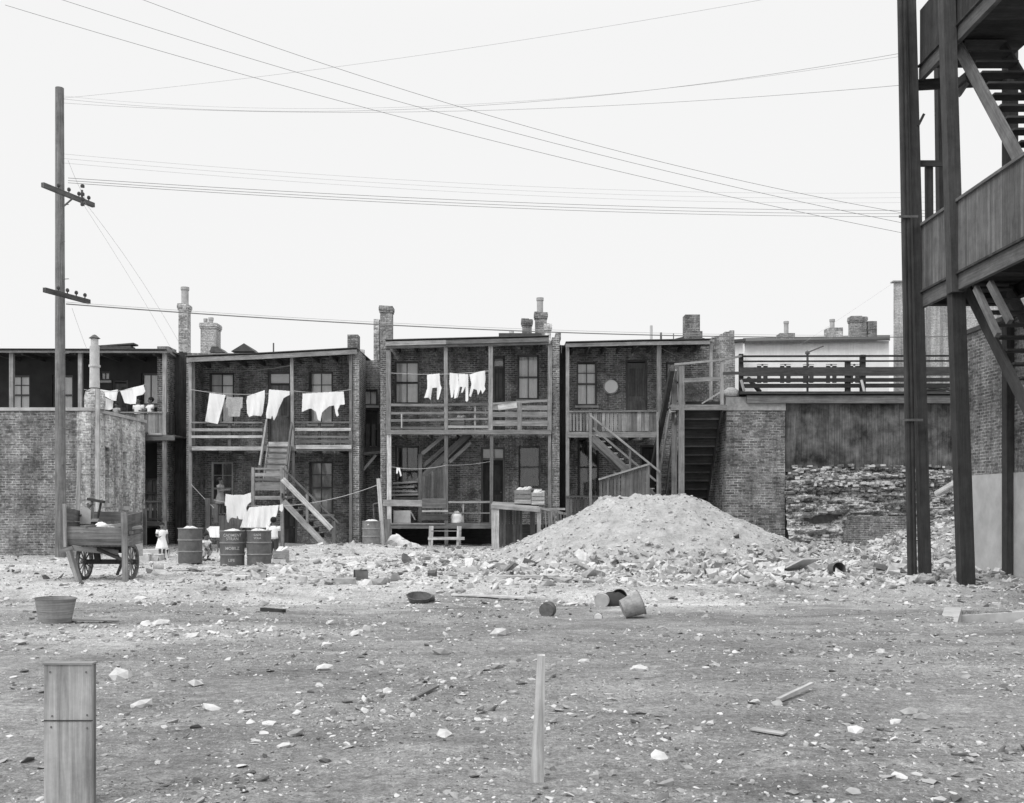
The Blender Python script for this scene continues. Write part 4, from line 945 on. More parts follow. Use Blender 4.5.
# upper storey
zu = Z(92, 21.7)
b = B(); b.beam(P(909, 85.5, 21.85), P(1010, 80, 21.85), .08, .22); b.build('cross_beam', 'wood_tower', tw)
b = B(); b.box(XF+.02, XF+.12, 15.2, 21.8, Z(79, 21.7), Z(79, 21.7)+.27, 1); b.build('upper_deck_beam', 'wood_panel', tw)
b = B(); y = 15.2
while y < 21.7: b.box(XF+.01, XF+.035, y, y+.13, Z(79, 21.7)+.3, Z(79, 21.7)+1.5, 2); y += .136
b.build('upper_panel_boards', 'wood_tower', tw)
b = B()
for i in range(46): b.box(XF-.04, 10.6, 15.2+i*.143, 15.2+i*.143+.137, Z(79, 21.7)+.272, Z(79, 21.7)+.298, 0)
b.build('upper_deck', 'wood_tower', tw)
b = B(); b.beam(P(911, 163.6, 21.84), P(946, 163.6, 21.84), .06, .13); b.build('mid_rail', 'wood_tower', tw)
b = B(); b.beam(P(928.8, 166.5, 21.9), P(929.8, 300, 21.9), .15, .1); b.build('stud', 'wood_tower', tw)
b = B(); b.beam(P(918, 126, 21.6), P(924, 114, 21.6), .04, .05); b.build('broken_lath', 'wood_black', tw)
# stair flights seen from below, and braces
def tstair(p, q, width, n, mat='wood_tower'):
    p = Vector(p); q = Vector(q)
    for s in (0, width):
        b = B(); b.beam(p+Vector((s, 0, 0)), q+Vector((s, 0, 0)), .05, .28); b.build('stair_stringer', 'wood_panel' if s == 0 and p.z > 6 else mat, tw)
    for i in range(n):
        b = B(); c = p.lerp(q, (i+.5)/n)+Vector((0, 0, .12)); b.box(c.x+.03, c.x+width-.03, c.y-.15, c.y+.15, c.z, c.z+.04, 0); b.build('tread', mat, tw)
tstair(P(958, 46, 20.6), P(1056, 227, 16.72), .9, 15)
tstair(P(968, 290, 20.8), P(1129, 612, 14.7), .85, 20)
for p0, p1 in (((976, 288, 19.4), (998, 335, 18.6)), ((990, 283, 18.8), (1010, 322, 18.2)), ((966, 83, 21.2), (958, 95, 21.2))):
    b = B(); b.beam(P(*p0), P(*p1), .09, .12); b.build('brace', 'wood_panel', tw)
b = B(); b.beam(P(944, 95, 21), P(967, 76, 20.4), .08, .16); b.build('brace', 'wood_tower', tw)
# two thin service poles clipped to the corner post
sp2 = thing('service_pole', 'pair of slim dark conduit poles strapped beside the tall porch corner post', 'pole', (X(914, 21.5), 21.5, -.1))
for dx, r in ((0, .06), (4.2, .055)):
    b = B(); p = P(898.5+dx, -70, 21.5); q = P(910.5+dx, 573, 21.5); q.z = -.3; b.rod(q, p, r, r*.9, 10); b.build('pole', 'wood_tower', sp2)
b = B(); b.beam(P(899, 216.5, 21.42), P(918, 216.5, 21.42), .02, .05); b.beam(P(903, 420, 21.42), P(923, 420, 21.42), .02, .05); b.build('strap', 'iron', sp2)

# ------------------------------------------------------------------ low brick annex behind the porch
an = thing('brick_annex', 'dark brick annex with a pale plastered base behind the timber porch posts', 'building', (12, 21, 0))
XA = 10.85
b = B(); b.box(XA, XA+8, 15, 23.95, 2.2, 5.55); b.build('wall', 'brick', an)
b = B(); b.box(XA-.02, XA+8, 15, 23.97, -.3, 2.2-.002); b.build('plastered_base', 'plaster', an)
b = B(); b.box(XA-.08, XA+8.1, 14.95, 24.05, 5.552, 5.65); b.build('roof', 'tar', an)
# ------------------------------------------------------------------ concrete-lined pit in the ground
pt = thing('concrete_pit', 'shallow dark pit with a pale concrete curb sunk in the ground at the right', 'pit', (6.4, 13.6, gh(6.4, 15.0)))
for k in range(4):
    p, q = Vector((*PIT[k], 0)), Vector((*PIT[(k+1) % 4], 0)); d = (q-p).normalized(); nn = Vector((-d.y, d.x, 0)); nn = nn if nn.dot(p-Vector((6.5, 13.6, 0))) > 0 else -nn
    zc = gh(*(p+nn*.4)[:2])-(.2 if k == 3 else 0); b = B(); b.beam(p+nn*.07-d*.1+Vector((0, 0, zc-.18)), q+nn*.07+d*.04+Vector((0, 0, zc-.08+.003*k)), .22, .24); b.build('curb', 'conc', pt)
# ------------------------------------------------------------------ utility pole and wires
up = thing('utility_pole', 'tall wooden utility pole with crossarms at the left edge', 'utility pole', (X(60.8, 29), 29, 0))
b = B(); b.rod((X(60.6, 29), 29, -.4), (X(59.6, 29), 29, Z(88, 29)), .155, .12, 14); b.build('pole', 'wood', up)
for (py, y0, y1) in ((298, -.9, .9), (198, -1.0, 1.0)):
    b = B(); b.beam((X(62, 29), 28.8+y0, Z(py, 29)), (X(79 if py == 298 else 82, 29), 28.8+y1, Z(py-1, 29)), .1, .13); arm = b.build('crossarm', 'wood_dark', up)
    for k in range(4):
        u = .3+k*.2; q = Vector((X(62, 29), 28.8+y0, Z(py, 29))).lerp(Vector((X(79 if py == 298 else 82, 29), 28.8+y1, Z(py-1, 29))), u)
        b = B(); b.lathe(q+Vector((0, 0, .06)), [(.015, 0), (.02, .06), (.05, .07), (.055, .12), (.03, .16), (.001, .17)], 8); b.build('insulator', 'porcelain', arm)
b = B(); b.beam(P(64, 206, 28.8), P(72, 199, 28.8), .03, .04); b.beam(P(82, 190, 28.7), P(82, 206, 28.7), .05, .05); b.build('arm_brace', 'iron', up)
for py in (186, 194, 199, 204):
    b = B(); q = P(82.5, py, 28.7); b.lathe(q, [(.001, -.05), (.06, -.04), (.06, .02), (.03, .05), (.001, .06)], 8); b.build('insulator', 'porcelain', up)
for i in range(9):
    b = B(); py = 206+i*37; b.rod((X(64, 29), 28.9, Z(py, 29)), (X(71 if i % 2 == 0 else 67, 29), 28.85, Z(py, 29)), .012, n=5); b.build('step_iron', 'iron', up)
WR = .72
def wire(A, Bp, mid, r, mat, label, grp='overhead wires'):
    A = P(*A); Bq = P(*Bp); best = None
    for k in range(1, 200):
        t_ = k/200; q = A.lerp(Bq, t_); px = 512+1000*q.x/q.y
        if best is None or abs(px-mid[0]) < best[0]: best = (abs(px-mid[0]), t_, q)
    t_, q = best[1], best[2]; dz = Z(mid[1], q.y)-q.z; s = dz/(4*t_*(1-t_)); pts = []
    for k in range(41):
        t_ = k/40; q = A.lerp(Bq, t_); pts.append(q+Vector((0, 0, 4*s*t_*(1-t_))))
    o = tube_mesh('wire', pts, r*WR, mat, pts[0])
    tag(o, label, 'wire', grp)
wire((64, 98, 29), (900, -26, 24), (250, 78), .006, 'wire_pale', 'faint wire climbing from the pole top to the upper edge of the sky')
wire((64, 99, 29), (902, 53, 21.6), (455, 107), .008, 'wire_pale', 'thin wire sagging from the pole top up to the high porch corner, the upper one')
wire((64, 103, 29), (903, 85, 21.6), (400, 112), .008, 'wire_pale', 'thin wire sagging from the pole top to the porch below the upper one')
wire((64, 96, 29), (903, 56, 21.7), (455, 105), .005, 'wire_pale', 'faintest wire running just beside the upper sagging pair')
for k, (a, m_, e) in enumerate((((40, -40, 19), (465, 108), (903, 213, 21.5)), ((20, -14, 19), (420, 108), (903, 223, 21.5)), ((5, 5, 19), (400, 117), (903, 233, 21.5)))):
    wire(a, e, m_, .0065, 'wire', ['highest', 'middle', 'lowest'][k]+' of the three steep wires slanting down to the porch corner')
for k, dy in enumerate((0, 4.5, 9)):
    wire((64, 154+dy, 29), (1080, 186+dy*1.2, 44), (500, 185+dy), .006, 'wire_pale', ['top', 'middle', 'bottom'][k]+' of the three faint level wires high in the sky')
for k, dy in enumerate((0, 3.2, 6)):
    wire((68, 178+dy*.8, 29), (1080, 208+dy, 44), (560, 204+dy), .011, 'wire', ['top', 'middle', 'bottom'][k]+' of the three dark wires running level from the lower insulators')
wire((66, 304, 28.8), (1120, 331, 40), (420, 326.5), .026, 'wire', 'thick dark cable strung level just above the house roofs')
wire((66, 302, 28.9), (1120, 329.5, 40), (420, 324.5), .009, 'wire_pale', 'thin wire just above the thick roof-level cable')
wire((83, 200, 28.7), (181, 346, 38), (125, 256), .006, 'wire_pale', 'drop wire slanting from the pole down to the first house roof, upper one')
wire((83, 204, 28.7), (172, 350, 38), (120, 262), .005, 'wire_pale', 'drop wire slanting from the pole down to the first house roof, lower one')
wire((68, 160, 28.9), (86, 200, 28.7), (77, 182), .006, 'wire', 'short jumper wire between the pole top and its insulators')
wire((72, 308, 28.8), (88, 352, 36), (80, 331), .006, 'wire_pale', 'short drop wire from the lower crossarm behind the stovepipe')
wire((893, 283, 44), (800, 345, 40), (850, 312), .006, 'wire_pale', 'drop wire from the painted building to the white boarded building')

# ------------------------------------------------------------------ lean-to table shed with crates in front of the third house
YT = 34.3
sh = thing('lean_to_shed', 'small open lean-to shed of rough boards beside the heap and third house', 'shed', (X(515, YT), YT, 0))
b = B(); b.hexa([P(491, 508.5, YT), P(491, 504.5, YT), P(493, 501.5, YT+1.6), P(493, 505, YT+1.6), P(540, 512, YT), P(540, 508, YT), P(537, 504, YT+1.6), P(537, 508, YT+1.6)]); b.build('roof', 'wood_light', sh)
b = B(); b.pbox(491.5, 499, 509, 560, YT+.04, .1, 2); b.build('post', 'wood_light', sh)
b = B(); b.pbox(537, 541, 507, 560, YT+.04, .12, 2); b.build('post', 'wood', sh)
b = B(); b.pbox(530, 535, 510, 560, YT+1.2, .12, 2); b.build('post', 'wood_dark', sh)
b = B()
for i in range(7): b.box(X(499.4+i*3.3, YT+.6), X(502.5+i*3.3, YT+.6), YT+.6+i*.02, YT+.63+i*.02, -.1, Z(510, YT+.6), 2)
b.build('side_boards', 'wood_dark', sh)
b = B(); b.beam(P(540, 508, YT+.1), P(566, 514, YT+1), .06, .08); b.beam(P(541, 509, YT+1.2), P(565, 509, YT+1.4), .06, .07); b.build('lath_frame', 'wood_light', sh)
b = B()
for i in range(8): a = 542+i*3.1; b.beam(P(a, 509.5+i*.4, YT+.4), P(a+1, 528, YT+.4), .035, .04)
b.build('laths', 'wood', sh)
def crate(a, b_, c, d, Y, dep, label, mat='wood', slats=3, grp=None, litter=True):
    t = thing('crate', label, 'crate', (X((a+b_)/2, Y), Y+dep/2, Z(d, Y)), grp)
    x0, x1, z0, z1 = X(a, Y), X(b_, Y), Z(d, Y), Z(c, Y); hs = (z1-z0)/slats
    for nm, (u0, u1, v0, v1) in (('front_side', (x0, x1, Y, Y+.02)), ('back_side', (x0, x1, Y+dep-.02, Y+dep))):
        b = B()
        for k in range(slats): b.box(u0, u1, v0, v1, z0+k*hs, z0+(k+.82)*hs, 0)
        b.build(nm, mat, t)
    for xx in (x0, x1-.03):
        b = B(); b.box(xx+.002, xx+.028, Y+.021, Y+dep-.021, z0, z1-.01, 1); b.build('end_panel', mat, t)
    b = B(); b.box(x0+.03, x1-.03, Y+.02, Y+dep-.02, z0+.002, z0+.025, 0); b.build('base', mat, t)
    if litter:
        b = B()
        for k in range(6): xx = random.uniform(x0+.1, x1-.15); b.beam((xx, Y+dep*.3, z1-.05), (xx+random.uniform(.05, .2), Y+dep*.7, z1+random.uniform(0, .08)), .12, .04)
        b.build('scraps', 'paper', t)
    return t
crate(514.5, 531, 489, 503.5, YT+.7, .5, 'wooden slat crate of paper scraps on the shed roof, left one', grp='crates on the shed roof')
crate(531.5, 544.5, 492, 504.5, YT+.7, .5, 'lower wooden slat crate on the shed roof, right one', 'wood_light', grp='crates on the shed roof')
crate(450.5, 464, 417, 424.8, YF+.4, .4, 'small crate of pale scraps on the third house upper porch floor', 'wood', 2)
crate(272.5, 285.5, 550, 565, 26.2, .45, 'small pale crate on the ground right of the three drums', 'wood_light', 2)
# white box and cloth heap on the lower porch
def heapf(c, rx, ry, h, seed=0, n=10, m_=16):
    def f(b):
        rr_ = random.Random(seed); pr = []
        rg = []
        for k in range(n+1):
            ph = k/n*math.pi/2; row = []
            for i in range(m_):
                a = i*2*math.pi/m_; j = 1+.22*mnoise.noise(Vector((math.cos(a)*2+seed, math.sin(a)*2, ph*2)))
                j2 = 1+.25*mnoise.noise(Vector((math.cos(a)*3+seed, 5+math.sin(a)*3, ph*4)))
                row.append(Vector(c)+Vector((math.cos(a)*rx*math.cos(ph)*j, math.sin(a)*ry*math.cos(ph)*j, h*math.sin(ph)*j2-(.02 if k == 0 else 0))))
            rg.append(row)
        for k in range(n):
            for i in range(m_): q = (i+1) % m_; b.face([rg[k][i], rg[k][q], rg[k+1][q], rg[k+1][i]])
        b.face(rg[0][::-1])
    return f
zc = Z(523, YF)
def cardbox(b):
    b.box(X(393.5, 36.9), X(410.5, 36.9), 36.9, 37.4, zc, Z(510.5, 36.9)); b.beam((X(410.5, 36.9), 37.1, Z(512, 36.9)), (X(415, 36.9), 37.1, Z(520, 36.9)), .4, .02)
rootmesh('carton', 'paper', cardbox, 'pale carton with a drooping flap on the lower porch floor of the third house', 'carton', P(402, 523, 36.9))
rootmesh('cloth_bundle', 'cloth', heapf(P(457, 523, 36.8), .26, .22, .42, 3), 'white cloth bundle on the lower porch floor of the third house', 'cloth bundle', P(457, 523, 36.8), smooth=True)
for k, (x0, z0, l) in enumerate(((391, 495, 28), (392, 491, 26), (390.5, 487.5, 24), (393, 483.5, 25))):
    rootmesh('plank', 'wood', lambda b: b.beam(P(x0, z0, 37.3), P(x0+l, z0+random.uniform(-2.5, 1.2), 37.3), .2, .07), ['lowest', 'second from bottom', 'third from bottom', 'topmost'][k]+' of the rough planks stacked inside the third house lower porch', 'plank', P(x0, z0, 37.3), 'planks stacked on the lower porch')
sw = thing('trestle', 'spindly pale trestle standing in front of the dark crawl space under the third house', 'trestle', (X(446, 35.6), 35.6, 0))
for a, dy in ((429.2, 0), (457.2, 0), (431.5, .7), (459.5, .7)):
    b = B(); b.beam(P(a+1, 526, 35.6+dy), P(a, 549+2, 35.6+dy), .075, .075); b.build('leg', 'wood_light', sw)
b = B(); b.beam(P(428, 538.4, 35.54), P(464.6, 538.4, 35.54), .07, .1); b.build('crossbar', 'wood_light', sw)
b = B(); b.beam(P(430, 531, 35.9), P(461, 531, 35.9), .3, .03); b.build('top_board', 'wood', sw)
# posts and line at the gap between second and third house
rootmesh('line_post', 'wood_light', lambda b: b.beam((X(384, 32.5), 32.5, -.2), P(378.5, 478.5, 32.5), .12, .1), 'tall pale post holding the end of the lower clothesline behind the pale drum', 'post', (X(384, 32.5), 32.5, 0))
rootmesh('fence_post', 'wood', lambda b: b.beam((X(388.5, 33.2), 33.2, -.2), P(387, 519, 33.2), .22, .12), 'short broad weathered post right of the pale drum', 'post', (X(388.5, 33.2), 33.2, 0))
rootmesh('bent_pipe', 'iron', lambda b: (b.rod(P(374.5, 527, 33.4), P(373.3, 504, 33.4), .025), b.rod(P(373.3, 504, 33.4), P(379, 503, 33.4), .025)), 'thin bent pipe standing behind the pale drum', 'pipe', (X(374.5, 33.4), 33.4, 0))
for k, (a, c, w_, h_, y_) in enumerate(((396, 551, .35, .5, 32.6), (404, 550, .3, .3, 32.3), (411, 549, .4, .22, 32.8), (391, 552, .25, .2, 32.2))):
    rootmesh('rubbish_heap', ['paper', 'stone', 'stone', 'stone_mid'][k], heapf((X(a, y_), y_, gh(X(a, y_), y_)-.05), w_, w_*.7, h_, 11+k, 5, 8), ['tall crumpled pale refuse lump right of the broad short post', 'middle pale refuse lump before the third house crawl space', 'broad low pale refuse lump farthest right before the crawl space', 'small grey refuse lump at the foot of the short post'][k], 'refuse', (X(a, y_), y_, 0))
# oil drums
def drum(px, py, Y, label, mat='drum', r=.295, h=.88, text=None, fill='paper', yaw=0, grp='steel drums in the yard'):
    x = X(px, Y); z = gh(x, Y)-.015
    t = thing('steel_drum', label, 'drum', (x, Y, z), grp)
    pr = [(.001, .03), (r-.03, .03), (r-.01, 0), (r, .01), (r, h/3-.03), (r+.014, h/3-.012), (r+.014, h/3+.012), (r, h/3+.03), (r, 2*h/3-.03), (r+.014, 2*h/3-.012), (r+.014, 2*h/3+.012), (r, 2*h/3+.03), (r, h-.02), (r+.01, h-.005), (r, h+.005), (r-.015, h-.004), (r-.02, h*.8)]
    b = B(); b.lathe((x, Y, z), pr, 36); b.build('shell', mat, t)
    b = B()
    for zz in (h/3, 2*h/3, h): b.lathe((x, Y, z+zz), [(r+.0145, -.009), (r+.018, 0), (r+.0145, .009)], 36)
    b.build('rolling_hoops', 'tin', t)
    b = B(); heapf((x, Y, z+h*.86), r*.93, r*.93, h*.14+.05, int(px), 5, 14)(b); b.build('refuse', fill, t)
    if text:
        for (s, zz, size, ang) in text:
            cu = bpy.data.curves.new('t', 'FONT'); cu.body = s; cu.size = size; cu.align_x = 'CENTER'; cu.extrude = .0; cu.offset = .002
            o = bpy.data.objects.new('t', cu); me = bpy.data.meshes.new_from_object(o)
            for v in me.vertices:
                a = v.co.x/(r+.006)+ang; rr_ = r+.005; v.co = Vector((math.sin(a)*rr_, -math.cos(a)*rr_, zz+v.co.y))
            bpy.data.objects.remove(o); me.materials.clear(); me.materials.append(M['stencil']); me.name = 'stencil_lettering'
            link(bpy.data.objects.new('stencil_lettering', me), t)
    return t
# text is turned to face the camera, a little right of straight ahead
drum(190.3, 565, 25.4, 'dark steel drum heaped with pale refuse, leftmost of the three dark ones', text=None)
fc = math.atan2(-X(232.3, 25.2), 25.2)*-1
drum(232.4, 565, 25.0, 'dark steel drum stencilled with white lettering, middle of the three dark ones', text=[('CADMENT', .745, .10, .27), ('STRAN', .655, .10, .27), ('MOBILZ', .42, .10, .27), ('LIFE', .125, .095, .20)])
drum(259.2, 565, 25.0, 'dark steel drum with faint stencil marks, rightmost of the three dark ones', text=[('CADE', .76, .07, .1), ('VOLA', .68, .07, .1)])
drum(371.4, 549, 31.8, 'faded pale steel drum standing alone before the dark gap', 'drum_light', r=.285, h=.72)

# ------------------------------------------------------------------ pushcart
ct = thing('pushcart', 'old wooden two-wheeled pushcart with a deep box of scrap at the left edge', 'pushcart', (-7.85, 19.3, gh(-7.85, 19.3)))
FR, BR, FL, BL = Vector((X(125, 18.7), 18.7, 0)), Vector((X(142, 20.15), 20.15, 0)), Vector((X(66.5, 18.7), 18.7, 0)), Vector((X(85, 20.15), 20.15, 0))
def zat(py, Y): return Vector((0, 0, Z(py, Y)))
def panel(name, A, C_, za0, za1, zc0, zc1, th=.03, mat='wood_cart'):
    b = B(); d = (C_-A).normalized(); nrm = Vector((-d.y, d.x, 0))*th; n = 3
    for k in range(n):
        u, v = k/n, (k+1)/n-.012
        a0, a1, c0_, c1_ = za0+(za1-za0)*u, za0+(za1-za0)*v, zc0+(zc1-zc0)*u, zc0+(zc1-zc0)*v
        q = lambda p_, z_, o: Vector((p_.x, p_.y, z_))+nrm*o
        b.hexa([q(A, a0, 0), q(A, a1, 0), q(A, a1, 1), q(A, a0, 1), q(C_, c0_, 0), q(C_, c1_, 0), q(C_, c1_, 1), q(C_, c0_, 1)])
    b.build(name, mat, ct)
zb = Z(547, 18.7); zt_ = Z(515.5, 18.7); zb2 = zb+.02; zt2 = zt_+.07
panel('right_side', FR, BR, zb, zt_, zb2, zt2); panel('left_side', FL, BL, zb, zt_+.15, zb2, zt2)
panel('tailboard', FL, FR, zb+.03, Z(526, 18.7), zb+.03, Z(527.5, 18.7)); panel('headboard', BL, BR, zb2, zt2, zb2, zt2)
b = B(); b.hexa([FL+Vector((.03, .035, zb+.0)), FR+Vector((-.03, .035, zb+.0)), FR+Vector((-.03, .035, zb+.03)), FL+Vector((.03, .035, zb+.03)), BL+Vector((.03, -.03, zb2)), BR+Vector((-.03, -.03, zb2)), BR+Vector((-.03, -.03, zb2+.03)), BL+Vector((.03, -.03, zb2+.03))]); b.build('floor', 'wood_dark', ct)
b = B(); b.beam(FR+Vector((.03, -.05, gh(-7.2, 18.7)-.02)), FR+Vector((0, -.05, zt_+.06)), .1, .06); b.build('leg', 'wood', ct)
b = B(); b.beam(Vector((X(77, 18.5), 18.6, gh(-8, 18.6)-.02)), Vector((X(69, 18.6), 18.6, Z(551, 18.6))), .14, .07); b.build('leg', 'wood', ct)
b = B(); b.beam(FL+Vector((0, -.045, zb)), FL+Vector((-.02, -.045, zt_+.22)), .05, .05); b.build('corner_stake', 'wood', ct)
b = B(); b.beam(BR+Vector((.04, .05, zb2-.05)), BR+Vector((.04, .05, zt2+.05)), .06, .06); b.build('corner_stake', 'wood_dark', ct)
b = B(); b.beam(P(60, 552, 18.65), P(73, 547.5, 18.65), .05, .07); b.beam(P(72, 547.8, 18.68), P(118, 552.5, 19.1), .06, .10); b.build('handle', 'wood', ct)
YWh = 19.35; wr = .345; axz = gh(-7.3, YWh)+wr
def wheel(x):
    c = Vector((x, YWh, axz)); b = B(); n = 32
    b.lathe(c-Vector((.03, 0, 0)), [(wr-.045, 0), (wr, 0), (wr, .055), (wr-.045, .055), (wr-.045, 0)], n, (1, 0, 0)); b.build('rim', 'wood_dark', wh := B().build('wheel', 'wood_dark', ct) if False else ct); return c
def wheel2(x):
    c = Vector((x, YWh, axz)); b = B(); b.lathe(c-Vector((.03, 0, 0)), [(wr-.012, -.002), (wr, -.002), (wr, .062), (wr-.012, .062), (wr-.012, -.002)], 32, (1, 0, 0))
    w = b.build('wheel', 'iron', ct)
    b = B(); b.lathe(c-Vector((.03, 0, 0)), [(wr-.055, 0), (wr-.013, 0), (wr-.013, .06), (wr-.055, .06), (wr-.055, 0)], 32, (1, 0, 0)); b.build('rim', 'wood_dark', w)
    b = B(); b.lathe(c-Vector((.07, 0, 0)), [(.001, 0), (.035, 0), (.06, .05), (.06, .1), (.035, .15), (.001, .15)], 12, (1, 0, 0)); b.build('hub', 'wood_dark', w)
    for k in range(12):
        a = k*math.pi/6+.1; d = Vector((0, math.cos(a), math.sin(a))); b = B(); b.rod(c+d*.05, c+d*(wr-.05), .016, .012, 6); b.build('spoke', 'wood', w)
wheel2(-7.37); wheel2(X(85.5, YWh)-.02)
b = B(); b.beam((X(86, YWh), YWh, axz), (-7.25, YWh, axz), .09, .09); b.build('axle', 'wood_black', ct)
b = B(); b.beam((X(97, YWh), YWh, zb-.08), (-7.5, YWh, zb-.08), .12, .12); b.beam((X(99, YWh), YWh-.05, axz), (X(97, YWh), YWh-.05, zb), .1, .08); b.beam((X(121, YWh), YWh-.05, axz), (X(113, YWh), YWh-.05, zb), .06, .06); b.build('bolster', 'wood_black', ct)
b = B(); b.beam(P(97, 549, 18.9), P(123, 560, 18.9), .05, .06); b.beam(P(117, 575, 18.9), P(123, 560, 18.9), .05, .04); b.build('brace', 'wood_black', ct)
def scrap(b):
    for k in range(14):
        x_ = random.uniform(-8.2, -7.4); y_ = random.uniform(18.9, 19.9); zz = zb+.22+random.uniform(0, .2)
        b.beam((x_, y_, zz), (x_+random.uniform(-.3, .3), y_+random.uniform(-.25, .25), zz+random.uniform(-.05, .12)), random.uniform(.08, .2), random.uniform(.03, .09))
rootmesh('scrap_load', 'wood', scrap, 'jumble of broken wood scraps lying in the pushcart box', 'scrap', (-7.8, 19.4, zb+.05))
rootmesh('rag', 'cloth', heapf((X(101, 18.95), 18.95, Z(527, 18.95)), .13, .1, .09, 5, 5, 10), 'small white rag lying on the scrap in the pushcart', 'rag', P(101, 525, 18.95), smooth=True)
rootmesh('broken_chair', 'wood_dark', lambda b: (b.beam(P(88, 499, 19.9), P(104, 502, 19.9), .12, .05), b.beam(P(92, 501, 19.9), P(93, 521, 19.8), .04, .05), b.beam(P(88, 503, 19.7), P(90, 521, 19.7), .03, .04), b.beam(P(80, 516, 19.6), P(92, 504, 19.8), .05, .03), b.beam(P(101, 503, 19.9), P(97, 521, 20), .03, .04)), 'broken dark chair frame sticking up out of the pushcart', 'broken chair', P(93, 515, 19.8))
rootmesh('curved_panel', 'conc', lambda b: [b.hexa([P(80+i*1.8, 511-4*math.sin(i*.5), 19.6), P(80+i*1.8, 524, 19.6), P(80+i*1.8, 524, 19.64), P(80+i*1.8, 511-4*math.sin(i*.5), 19.64), P(81.8+i*1.8, 511-4*math.sin(i*.5+.5), 19.6), P(81.8+i*1.8, 524, 19.6), P(81.8+i*1.8, 524, 19.64), P(81.8+i*1.8, 511-4*math.sin(i*.5+.5), 19.64)]) for i in range(6)], 'pale rounded board standing at the left inside the pushcart', 'board', P(84, 520, 19.6))
# leaning poles at the outbuilding
rootmesh('pole', 'wood_light', lambda b: b.beam((X(98.5, 29.6), 29.5, -.1), P(97.8, 389, 29.6), .115, .09), 'tall pale post standing against the corner of the outbuilding', 'post', (X(98.5, 29.6), 29.5, 0))
rootmesh('leaning_plank', 'wood_light', lambda b: b.beam((X(76, 29.2), 29.2, -.1), P(79.8, 452, 29.8), .12, .04), 'pale plank leaning against the brick front of the outbuilding', 'plank', (X(76, 29.2), 29.2, 0))
b_lean = rootmesh('corrugated_sheet', 'tin', lambda b: [b.hexa([P(122+i*3, 540+(i % 2)*.4, 25.2), P(122+i*3, 556, 25.2), P(122+i*3, 556, 25.24), P(122+i*3, 540, 25.24), P(125+i*3, 540+((i+1) % 2)*.4, 25.2), P(125+i*3, 556, 25.2), P(125+i*3, 556, 25.24), P(125+i*3, 540, 25.24)]) for i in range(7)], 'bent tin sheet standing on the ground behind the pushcart wheel', 'tin sheet', P(132, 556, 25.2))
# ------------------------------------------------------------------ laundry
def line(A, Bp, sag, label, r=.010):
    A = P(*A); Bq = P(*Bp); o = tube_mesh('clothesline', [A.lerp(Bq, k/20)-Vector((0, 0, 4*sag*k/20*(1-k/20))) for k in range(21)], r, 'rope', A); tag(o, label, 'clothesline', 'clotheslines')
line((190.5, 389.5, 36.4), (291.5, 391.5, 36.4), .14, 'sagging clothesline across the left bay of the second house upper porch')
line((294, 391, 36.4), (351, 389.5, 36.4), .08, 'clothesline across the right bay of the second house upper porch')
line((391, 373, 36.4), (488.5, 371, 36.4), .08, 'clothesline of trousers across the third house upper porch')
line((191, 484, 36.4), (214, 508, 34.2), .02, 'short slack line running down from the second house porch post')
line((214, 500, 34.2), (378.7, 484.5, 32.5), .42, 'long low clothesline across the yard to the pale post')
line((391, 466.8, 36.4), (445, 465.5, 36.4), .10, 'slack line across the left bay of the third house lower porch')
line((445, 465, 36.4), (490, 461.5, 36.4), .05, 'thin line across the middle bay of the third house lower porch', .006)
line((84, 389.5, 33.5), (146, 384, 35.5), .16, 'clothesline of white wash above the small outbuilding')
line((292, 365, 36.6), (236, 371, 38.2), .05, 'loose cord hanging under the second house porch roof', .008)
line((661, 348, 36.6), (694, 362, 38.0), .04, 'loose cord under the fourth house porch roof', .007)
def inside(poly, x, y):
    c = np.zeros(x.shape, bool); n = len(poly)
    for i in range(n):
        x0, y0 = poly[i]; x1, y1 = poly[(i+1) % n]
        k = ((y0 > y) != (y1 > y)) & (x < (x1-x0)*(y-y0)/(y1-y0+1e-9)+x0); c ^= k
    return c
